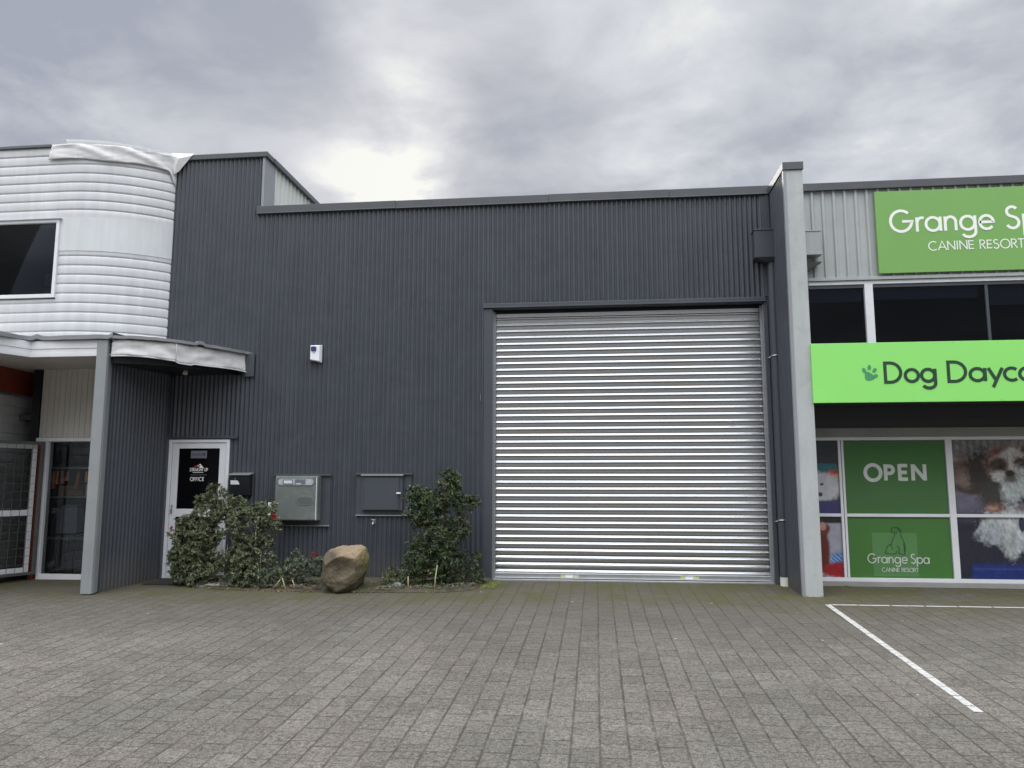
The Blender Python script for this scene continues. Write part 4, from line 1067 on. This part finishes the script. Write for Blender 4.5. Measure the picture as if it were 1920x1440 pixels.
def flash_frame(t, x0, x1, z0, z1, y=-.016):
    t.part('flashing_frame', MB().box(x0, x1, y, .02, z0, z1), M['charcoal_trim'])
    t.part('top_flashing', MB().box(x0-.01, x1+.02, y-.035, y-.001, z1-.02, z1+.008), M['charcoal_trim'], bevel=.002)
    t.part('bottom_flashing', MB().box(x0-.005, x1+.01, y-.022, y-.001, z0-.005, z0+.008), M['dull_alum'], bevel=.002)
mt = Thing('meter_box', 'large grey-green meter box with a round-ended window in its lid', 'meter box', (-4.66,-.05,.88), 'meter boxes on the dark wall')
flash_frame(mt, -5.09, -4.17, .80, 1.60)
X0, X1, Z0, Z1 = -5.012, -4.315, .885, 1.578
mt.part('housing', MB().box(X0, X1, -.17, -.0165, Z0, Z1), M['meter'], bevel=.012)
mt.part('lid', MB().box(X0+.012, X1-.035, -.182, -.1705, Z0+.015, Z1-.02), M['meter'], bevel=.008)
mt.part('hinge_edge', MB().box(X1-.030, X1-.018, -.178, -.1705, Z0+.02, Z1-.02), M['band'])
def stadium(mb, x0, x1, z0, z1, y, y2):
    r = (z1-z0)/2; p = [(x1-r+r*cos(rad(a)), z0+r+r*sin(rad(a))) for a in range(-90, 91, 15)]+[(x0+r+r*cos(rad(a)), z0+r+r*sin(rad(a))) for a in range(90, 271, 15)]
    mb.hexa([(x, y, z) for x, z in p][::-1], [(x, y2, z) for x, z in p][::-1]); return mb
rim = stadium(MB(), X0+.045, X1-.055, 1.425, 1.542, -.1885, -.1815)
wdw = mt.part('window_rim', rim, M['meter'], bevel=.003)
mt.part('window', stadium(MB(), X0+.055, X1-.065, 1.435, 1.532, -.1915, -.1883), M['clearwin'], parent=wdw, smooth='auto')
mb = MB().box(X0+.13, X0+.30, -.1945, -.1917, 1.445, 1.522); mb.box(X0+.33, X0+.50, -.1945, -.1917, 1.447, 1.525)
mt.part('meter_dial', mb, M['plaque'], parent=wdw)
mt.part('meter_face', MB().box(X0+.15, X0+.285, -.1965, -.1947, 1.462, 1.508).box(X0+.35, X0+.43, -.1965, -.1947, 1.45, 1.465), M['band'], parent=wdw)
mt.part('latch_recess', stadium(MB(), X0+.355, X1-.06, 1.125, 1.27, -.1865, -.1815), M['meter'], bevel=.004)
mt.part('latch_panel', stadium(MB(), X0+.385, X1-.085, 1.150, 1.245, -.1885, -.1864), M['mesh'])

m2 = Thing('meter_box', 'flush charcoal meter box with a plain square door on the dark wall', 'meter box', (-3.3,-.05,1.04), 'meter boxes on the dark wall')
flash_frame(m2, -3.745, -2.87, .965, 1.615)
m2.part('housing', MB().box(-3.645, -2.99, -.075, -.0165, 1.045, 1.595), M['charcoal_trim'], bevel=.004)
m2.part('lid', MB().box(-3.60, -3.045, -.092, -.0755, 1.055, 1.545), M['charcoal_trim'], bevel=.005)
m2.part('hood', MB().box(-3.65, -2.975, -.115, -.0755, 1.580, 1.604), M['greytrim'], bevel=.002)
m2.part('latch', MB().tube([(-3.075,-.118,1.308),(-3.01,-.118,1.312)], .014, 10).box(-3.06, -3.02, -.105, -.0925, 1.30, 1.318), M['pvc'], smooth='auto', label='white latch')
tp = Thing('garden_tap', 'small metal garden tap below the square meter box', 'tap', (-3.44,-.05,.84))
tp.part('spout', MB().tube([(-3.45,0,.865),(-3.45,-.07,.865),(-3.45,-.10,.85),(-3.45,-.105,.80)], .012, 10), M['dull_alum'], smooth=True)
tp.part('handle', MB().tube([(-3.45,-.06,.875),(-3.45,-.06,.905)], .007, 8).tube([(-3.48,-.06,.905),(-3.42,-.06,.905)], .006, 8), M['dull_alum'], smooth='auto')
tp.part('wall_plate', MB().tube([(-3.45,-.014,.865),(-3.45,-.006,.865)], .03, 14), M['dull_alum'], smooth='auto')

pp = Thing('conduit_pipes', 'two thin white conduit pipes rising behind the red-flowered shrub', 'pipes', (-5.3,-.05,0))
for x, z1 in ((-5.355,.95),(-5.262,1.05)): pp.part('pipe', MB().tube([(x,-.045,-.04),(x,-.045,z1)], .0125, 10), M['pvc'], smooth='auto')
pp.part('junction', MB().box(-5.17, -5.115, -.06, -.015, .96, 1.16), M['pvc'], bevel=.008)
solo('scratch_mark', MB().tube([(-1.79,-.0135,2.74),(-1.785,-.0135,2.80),(-1.79,-.0135,2.86)], .0035, 5), M['dull_alum'], 'thin pale scratch on the dark wall left of the roller door', 'scratch')

mb = MB(); mb.grid([[(x, y, gz(x, y)+.018) for x in (-6.82,-5.80)] for y in (-.66,-.12)]); mb.grid([[(x, y, gz(x, y)+z) for x in (-6.82,-5.80)] for y, z in ((-.66,.001),(-.6601,.018))])
solo('door_mat', mb, M['mat'], 'black rubber mat in front of the office door', 'mat')
mb = MB().hexa([(-5.95,-.78,-.07),(-5.35,-.92,-.07),(-5.30,-.72,-.07),(-5.9,-.55,-.07)], [(-5.94,-.75,.005),(-5.37,-.88,.0),(-5.33,-.75,.015),(-5.88,-.58,.01)])
solo('edging_stone', mb, M['sill'], 'low grey stone edging beneath the flowering shrub', 'stone', bevel=.02)
solo('paver_chip', MB().hexa([(-2.92,-.78,-.03),(-2.80,-.80,-.03),(-2.79,-.70,-.03),(-2.91,-.69,-.03)], [(-2.92,-.775,.05),(-2.81,-.79,.045),(-2.80,-.71,.05),(-2.90,-.70,.055)]), M['sill'], 'small pale concrete block at the edge of the bed', 'block', bevel=.008)

# ================================================================== boulder
import bmesh
bm = bmesh.new()
PTS = [(-.315,.53,.02),(-.25,.605,.06),(-.04,.66,.10),(.21,.668,.12),(.285,.635,.04),(.33,.46,.05),(.325,.34,.05),(.24,.17,.0),(.13,.035,-.05),(-.04,-.02,-.10),(-.13,.0,-.10),(-.30,.13,0),(-.325,.34,0),
       (-.23,.43,-.23),(0.02,.545,-.31),(.20,.50,-.25),(.20,.15,-.21),(-.04,.04,-.24),(-.27,.16,-.16),(-.2,.1,.3),(.2,.1,.3),(.24,.5,.3),(-.2,.5,.3),(0,.6,.28)]
vs_ = [bm.verts.new((x, y, z)) for x, z, y in PTS]
bmesh.ops.convex_hull(bm, input=vs_); bmesh.ops.triangulate(bm, faces=bm.faces[:])
for _ in range(5): 
    bmesh.ops.subdivide_edges(bm, edges=[e for e in bm.edges if e.calc_length() > .022], cuts=1, use_grid_fill=True)
    bmesh.ops.triangulate(bm, faces=bm.faces[:])
for _ in range(3): bmesh.ops.smooth_vert(bm, verts=bm.verts[:], factor=.5, use_axis_x=True, use_axis_y=True, use_axis_z=True)
for v in bm.verts:
    c = v.co; a = Vector((.02, -.30, .47)); k = ((c.x-.0)/.24)**2+((c.z-.37-.25*c.x)/.17)**2
    if c.y < 0 and k < 1: c.y += .040*(1-k)*(1+.6*noise.noise(c*6))
    q = c*3.0
    c += (c-Vector((0,0,.3))).normalized()*(.022*noise.noise(q)+.012*noise.noise(q*2.6+Vector((5,1,1)))+.006*noise.noise(q*7)+.003*noise.noise(q*16))
    c.z -= .235
me = bpy.data.meshes.new('boulder'); bm.to_mesh(me); bm.free(); me.materials.append(M['rock'])
me.polygons.foreach_set('use_smooth', [True]*len(me.polygons))
o = bpy.data.objects.new('boulder', me); COL.objects.link(o); o.location = (-3.565,-1.02,.165); o.rotation_euler = (0, 0, rad(3))
tag(o, 'tan and brown boulder with flat broken faces at the front of the planting bed', 'boulder')

# ================================================================== shrubs
def leaf(mb, c, d, up, ln, w):
    s = d.cross(up)
    if s.length < 1e-3: s = Vector((1, 0, 0))
    s.normalize(); nn = s.cross(d)
    m = c+d*ln*.55
    n = len(mb.v)
    mb.v += [tuple(c), tuple(m+s*w/2+nn*w*.18), tuple(c+d*ln-nn*ln*.12), tuple(m-s*w/2+nn*w*.18)]
    mb.f.append((n, n+1, n+2, n+3))
def rosette(mb, c, ax, ln, w, k):
    ax = ax.normalized(); a = ax.orthogonal().normalized(); b = ax.cross(a); ph = random.uniform(0, 6.28)
    for i in range(k):
        t = ph+i*2.4; el = random.uniform(.15, 1.15)
        d = (a*cos(t)+b*sin(t))*cos(el)+ax*sin(el); d.normalize()
        leaf(mb, c+ax*.008*i*.3, d, ax, ln*random.uniform(.45, 1.3), w*random.uniform(.6, 1.3))
def shrub(name, label, lobes, base, lm, ln, w, dens, k=9, depth=.8, twist=.5, stems=True, group=None, ymax=-.035, ngap=.0, loose=0):
    t = Thing(name, label, 'shrub', base, group); mb = MB()
    for cx, cy, cz, r in lobes:
        cnt = int(dens*(r/.3)**2)
        for i in range(cnt):
            v = Vector((random.gauss(0, 1), random.gauss(0, 1), random.gauss(0, 1))).normalized()
            rr = r*(random.uniform(.35, 1.)**.55)*(1+.38*noise.noise(v*1.9+Vector((cx*3, cz*3, 1)))) 
            p = Vector((cx+v.x*rr, cy+v.y*rr*depth, cz+v.z*rr))
            if p.y > ymax or p.z < gz(p.x, p.y)+.03: continue
            if noise.noise(p*5.5) < -.18-ngap*0 and random.random() < .75: continue
            rosette(mb, p, v+Vector((0, -.25, .55))+Vector((random.gauss(0, twist), random.gauss(0, twist), random.gauss(0, twist))), ln, w, k)
    cr = t.part('foliage', mb, lm)
    if stems:
        mb = MB()
        for cx, cy, cz, r in lobes:
            b0 = Vector(base)+Vector((random.uniform(-.12,.12), random.uniform(-.08,.08), -.02)); e = Vector((cx, cy, cz))
            m1 = b0.lerp(e, .4)+Vector((random.uniform(-.06,.06), random.uniform(-.05,.05), .06)); m2 = b0.lerp(e, .75)
            mb.tube([b0, m1, m2, e], [.014,.011,.008,.005], 6)
            for i in range(5):
                v = Vector((random.gauss(0,1), random.gauss(0,.7), random.gauss(.4,1))).normalized()
                q = e+v*r*.85
                if q.y > ymax: q.y = ymax
                mb.tube([m2 if i % 2 else e, e.lerp(q, .5), q], [.006,.004,.003], 5)
        t.part('stems', mb, M['bark'], smooth=True)
    return t
def flower(t, x, y, z, r=.045):
    mb = MB()
    for i in range(70):
        v = Vector((random.gauss(0,1), random.gauss(0,1), random.gauss(0,1)+.5)).normalized()
        leaf(mb, Vector((x, y, z)), v, Vector((0,0,1)), r*random.uniform(.7,1.2), .008)
    t.part('flower', mb, M['petal'], label='red bottlebrush-like flower')
yj = lambda a, b: random.uniform(a, b)
lA = [(-6.05,-.66,.62,.35),(-6.13,-.66,.32,.27),(-5.86,-.64,.98,.23),(-5.73,-.62,1.28,.15),(-5.85,-.70,.64,.22),(-5.94,-.72,.10,.20),(-5.80,-.76,.20,.18),(-6.19,-.70,.12,.14),(-6.24,-.62,.84,.12),(-6.30,-.70,.38,.10),(-5.62,-.70,.98,.10),(-5.60,-.72,.72,.07),(-5.58,-.76,.18,.09),(-5.98,-.60,1.18,.10),(-5.66,-.74,.42,.09)]
tA = shrub('flowering_shrub', 'tall grey-green shrub with a red flower in front of the office door', lA, (-5.92,-.70,-.05), M['leaf_grey'], .046, .019, 420, k=10, group='grey-green flowering shrubs')
flower(tA, -6.33,-.80,.80)
lB = [(-5.18,-.74,.86,.31),(-5.40,-.70,1.08,.20),(-4.95,-.72,1.00,.20),(-5.20,-.78,.42,.27),(-5.10,-.84,.17,.22),(-5.33,-.82,.08,.18),(-4.88,-.70,.60,.13),(-4.90,-.66,1.13,.12),(-4.72,-.72,.86,.09),(-5.47,-.72,1.18,.10),(-5.52,-.74,.30,.09),(-4.78,-.8,.38,.10)]
tB = shrub('flowering_shrub', 'bushy grey-green shrub with a red flower below the letter box', lB, (-5.20,-.72,-.05), M['leaf_grey'], .046, .019, 420, k=10, group='grey-green flowering shrubs')
flower(tB, -4.66,-.95,.97,.06); flower(tB, -4.70,-.93,1.0,.05)
lC = [(-4.33,-.80,.20,.19),(-4.11,-.82,.27,.15),(-4.61,-.85,.12,.18),(-4.44,-.72,.37,.11),(-4.80,-.90,.08,.14)]
tC = shrub('flowering_shrub', 'low blue-green shrub with small red flowers just left of the boulder', lC, (-4.40,-.80,-.05), M['leaf_blue'], .046, .019, 380, group='grey-green flowering shrubs')
flower(tC, -4.07,-.95,.46,.035); flower(tC, -4.02,-.93,.44,.03)
lD = [(-2.50,-.55,1.09,.29),(-2.19,-.55,1.34,.23),(-2.15,-.55,1.54,.13),(-2.64,-.55,1.27,.18),(-1.95,-.52,1.13,.17),(-2.34,-.58,.72,.33),(-2.58,-.60,.36,.27),(-2.20,-.62,.38,.27),(-2.36,-.66,.14,.22),(-1.78,-.55,1.22,.07),(-2.80,-.52,.98,.10),(-2.0,-.6,.80,.15)]
tD = shrub('evergreen_shrub', 'tall dark green shrub standing beside the roller door', lD, (-2.36,-.62,-.04), M['leaf_dark'], .050, .022, 360, k=9, group='dark evergreen shrubs')
tE = shrub('evergreen_shrub', 'small spreading dark shrub at the left foot of the tall green one', [(-2.86,-.68,.14,.17),(-3.02,-.70,.09,.10),(-2.74,-.66,.22,.13)], (-2.86,-.68,-.03), M['leaf_dark'], .046, .019, 230, k=7, group='dark evergreen shrubs')
tF = shrub('evergreen_shrub', 'small dark shrub between the tall green one and the roller door jamb', [(-1.88,-.42,.27,.17),(-1.73,-.46,.10,.11),(-2.00,-.50,.12,.15),(-1.76,-.34,.40,.07)], (-1.86,-.42,-.02), M['leaf_dark'], .046, .020, 260, k=7, group='dark evergreen shrubs')
mb0 = MB().tube([(-2.28,-.95,-.05),(-2.275,-.93,.14),(-2.26,-.88,.32)], [.011,.009,.007], 7); mb = MB().tube([(-2.68,-.86,-.05),(-2.69,-.84,.15)], [.010,.008], 7)
tD.part('pale_stem', mb0, M['palestem'], smooth=True, label='bare pale lower stem'); tD.part('pale_stem', mb, M['palestem'], smooth=True, label='bare pale lower stem')
for a in ((-4.62,-1.0,-.03,-4.52,-1.0,.10),(-4.43,-1.02,-.03,-4.50,-.98,.12),(-4.30,-.98,-.03,-4.36,-.95,.09)): tC.part('pale_stem', MB().tube([a[:3], a[3:]], [.010,.006], 6), M['palestem'], smooth=True, label='bare pale twig near the ground')

# litter, ground cover, grass
mb = MB()
def inbed(x):
    for i in range(len(front)-1):
        if front[i][0] <= x <= front[i+1][0]:
            f = (x-front[i][0])/(front[i+1][0]-front[i][0]); return front[i][1]*(1-f)+front[i+1][1]*f
    return None
for i in range(1500):
    x = random.choice((random.uniform(-5.7,-3.9), random.uniform(-5.9,-1.6))); f = inbed(x)
    if f is None: continue
    y = random.uniform(f-.03-.10*(random.random() < .15), min(f*.45, -.1)); z = gz(x, y)+.05+random.uniform(0, .015)
    if y < f: z = gz(x, y)+.006
    a = random.uniform(0, 6.28); d = Vector((cos(a), sin(a), random.uniform(-.15,.3))).normalized()
    leaf(mb, Vector((x, y, z)), d, Vector((random.gauss(0,.25), random.gauss(0,.25), 1)), random.uniform(.02,.045), random.uniform(.010,.02))
solo('leaf_litter', mb, M['litter'], 'scattered dry brown leaves on the planting bed', 'leaf litter', kind='stuff')
mb = MB()
def tuft(x, y, n, h, s=.05):
    for i in range(n):
        px, py = x+random.gauss(0, s), y+random.gauss(0, s)
        leaf(mb, Vector((px, py, gz(px, py)+.003)), Vector((random.gauss(0,.4), random.gauss(0,.3), 1)).normalized(), Vector((0,-1,.2)), h*random.uniform(.5,1.2), .006)
for i in range(30): tuft(random.uniform(-1.70,-1.48), random.uniform(-.75,-.25), 22, .045, .03)
for i in range(22):
    x = random.uniform(-5.8,-1.6); f = inbed(x) or -1; tuft(x, f+random.uniform(-.03,.05), 12, .035, .03)
for x, y in ((-4.62,-.55),(-4.75,-.62),(-3.05,-.5),(-4.0,-.6)): tuft(x, y, 30, .28, .04)
for i in range(26): tuft(random.uniform(2.5,3.6), random.uniform(-1.02,-.9) if random.random() < .5 else random.uniform(-.2,-.06), 8, .022, .03)
solo('grass', mb, M['grass'], 'short yellow-green grass and moss tufts along the bed and wall edges', 'grass', kind='stuff')
mb = MB()
for i in range(420):
    x = random.uniform(-5.85,-3.95) if random.random() < .6 else random.uniform(-3.1,-1.6); f = inbed(x) or -1
    y = random.uniform(f*.95, f*.3); z = gz(x, y)+.05
    rosette(mb, Vector((x, y, z)), Vector((random.gauss(0,.3), -.3, 1)), .035, .018, 6)
solo('ground_cover', mb, M['leaf_blue'], 'small leafy ground cover plants under the shrubs', 'ground cover', kind='stuff')

# ================================================================== sky, sun, camera
w = bpy.data.worlds.new('World'); S.world = w; w.use_nodes = True; t = w.node_tree; t.nodes.clear(); Lk = t.links
out = N(t, 'ShaderNodeOutputWorld'); bg = N(t, 'ShaderNodeBackground'); Lk.new(bg.outputs[0], out.inputs[0])
SUNDIR = Vector((-.212,.884,.416)).normalized(); elev = math.asin(SUNDIR.z)
sky = N(t, 'ShaderNodeTexSky', sky_type='NISHITA'); sky.sun_disc = False; sky.sun_elevation = elev; sky.sun_rotation = math.atan2(SUNDIR.x, SUNDIR.y)
tc = N(t, 'ShaderNodeTexCoord'); D = tc.outputs['Generated']
nv = N(t, 'ShaderNodeVectorMath', operation='NORMALIZE'); Lk.new(D, nv.inputs[0]); D = nv.outputs[0]
sp = N(t, 'ShaderNodeSeparateXYZ'); Lk.new(D, sp.inputs[0]); zz = mathn(t, 'ADD', mathn(t, 'MAXIMUM', sp.outputs[2], 0.), .16)
cb = N(t, 'ShaderNodeCombineXYZ'); Lk.new(mathn(t, 'DIVIDE', sp.outputs[0], zz), cb.inputs[0]); Lk.new(mathn(t, 'DIVIDE', sp.outputs[1], zz), cb.inputs[1]); cb.inputs[2].default_value = 3.7
P = cb.outputs[0]
n1 = noisen(t, P, 1.2, 4, .5, .12); n2 = noisen(t, P, 2.9, 9, .56, .22); n3 = noisen(t, P, .45, 3, .5)
f = mathn(t, 'ADD', mathn(t, 'ADD', mathn(t, 'MULTIPLY', n1, .40), mathn(t, 'MULTIPLY', n2, .42)), mathn(t, 'MULTIPLY', n3, .18))
f = maprange(t, f, .41, .63, .14, 1.0)
n2c = maprange(t, n2, .38, .60, .25, 1.45)
def lobe(dirv, deg, amt):
    global f
    dn = N(t, 'ShaderNodeVectorMath', operation='DOT_PRODUCT'); Lk.new(D, dn.inputs[0]); dn.inputs[1].default_value = Vector(dirv).normalized()
    m = maprange(t, dn.outputs['Value'], cos(rad(deg)), 1., 0., amt, True)
    f = mathn(t, 'ADD', f, mathn(t, 'MULTIPLY', m, n2c) if amt > 0 else m)
lobe((-.212,.884,.416), 7, .22); lobe((-.29,.90,.315), 8, .34); lobe((-.462,.750,.474), 17, -.52); lobe((.215,.887,.43), 12, -.10)
lobe((-.074,.921,.383), 7, -.16); lobe((.40,.834,.40), 11, .18); lobe((-.08,.82,.56), 12, -.16); lobe((.1,.85,.50), 7, .06); lobe((-.62,.74,.30), 14, .22)
lobe((.10,.94,.35), 9, .18)
cr = N(t, 'ShaderNodeValToRGB'); e = cr.color_ramp.elements
e[0].position = 0.; e[0].color = (.36,.39,.46,1); e[1].position = 1.; e[1].color = (.86,.87,.84,1)
x = e.new(.34); x.color = (.49,.51,.565,1); x = e.new(.70); x.color = (.65,.67,.71,1)
Lk.new(mathn(t, 'MULTIPLY', f, 1., True), cr.inputs[0])
# sky made brighter overhead and on the unseen side behind, to light the facades
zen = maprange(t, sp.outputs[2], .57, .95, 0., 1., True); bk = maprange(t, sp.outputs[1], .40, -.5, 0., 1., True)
low = maprange(t, sp.outputs[2], .20, .56, .07, 1., True)  # sky dimmed low behind in place of unseen buildings, for darker reflections
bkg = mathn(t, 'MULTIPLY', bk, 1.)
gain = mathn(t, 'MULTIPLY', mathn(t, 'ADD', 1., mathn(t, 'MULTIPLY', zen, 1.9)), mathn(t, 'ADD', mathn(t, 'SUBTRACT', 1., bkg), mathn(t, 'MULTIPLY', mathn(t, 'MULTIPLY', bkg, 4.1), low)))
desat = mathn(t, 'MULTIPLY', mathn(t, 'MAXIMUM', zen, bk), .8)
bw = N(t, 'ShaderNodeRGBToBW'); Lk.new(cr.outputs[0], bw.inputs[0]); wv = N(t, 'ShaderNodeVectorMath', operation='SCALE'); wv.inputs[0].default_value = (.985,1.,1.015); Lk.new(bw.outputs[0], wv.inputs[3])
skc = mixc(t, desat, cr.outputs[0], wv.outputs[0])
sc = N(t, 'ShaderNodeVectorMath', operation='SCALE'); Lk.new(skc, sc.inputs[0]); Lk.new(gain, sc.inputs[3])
sk = N(t, 'ShaderNodeVectorMath', operation='SCALE'); Lk.new(sky.outputs[0], sk.inputs[0]); sk.inputs[3].default_value = .004
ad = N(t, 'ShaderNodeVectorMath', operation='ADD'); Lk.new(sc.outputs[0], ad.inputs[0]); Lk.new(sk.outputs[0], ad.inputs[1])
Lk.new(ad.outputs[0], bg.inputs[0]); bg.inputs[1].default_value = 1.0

sl = bpy.data.lights.new('sun', 'SUN'); sl.energy = .6; sl.angle = rad(18); sl.color = (1, .96, .9)
so = bpy.data.objects.new('sun', sl); COL.objects.link(so); so.rotation_euler = (-SUNDIR).to_track_quat('-Z', 'Y').to_euler()

cam = bpy.data.cameras.new('camera'); co = bpy.data.objects.new('camera', cam); COL.objects.link(co)
cam.sensor_width = 36; cam.lens = 1420/1920*36; cam.clip_end = 3000; cam.clip_start = .05
co.location = EYE; co.rotation_euler = (rad(97.2), 0, rad(6.3)); S.camera = co
S.view_settings.view_transform = 'Standard'; S.view_settings.look = 'None'; S.view_settings.exposure = 0; S.view_settings.gamma = 1
S.render.resolution_x = 1024; S.render.resolution_y = 768
S.cycles.max_bounces = 8; S.cycles.transparent_max_bounces = 12
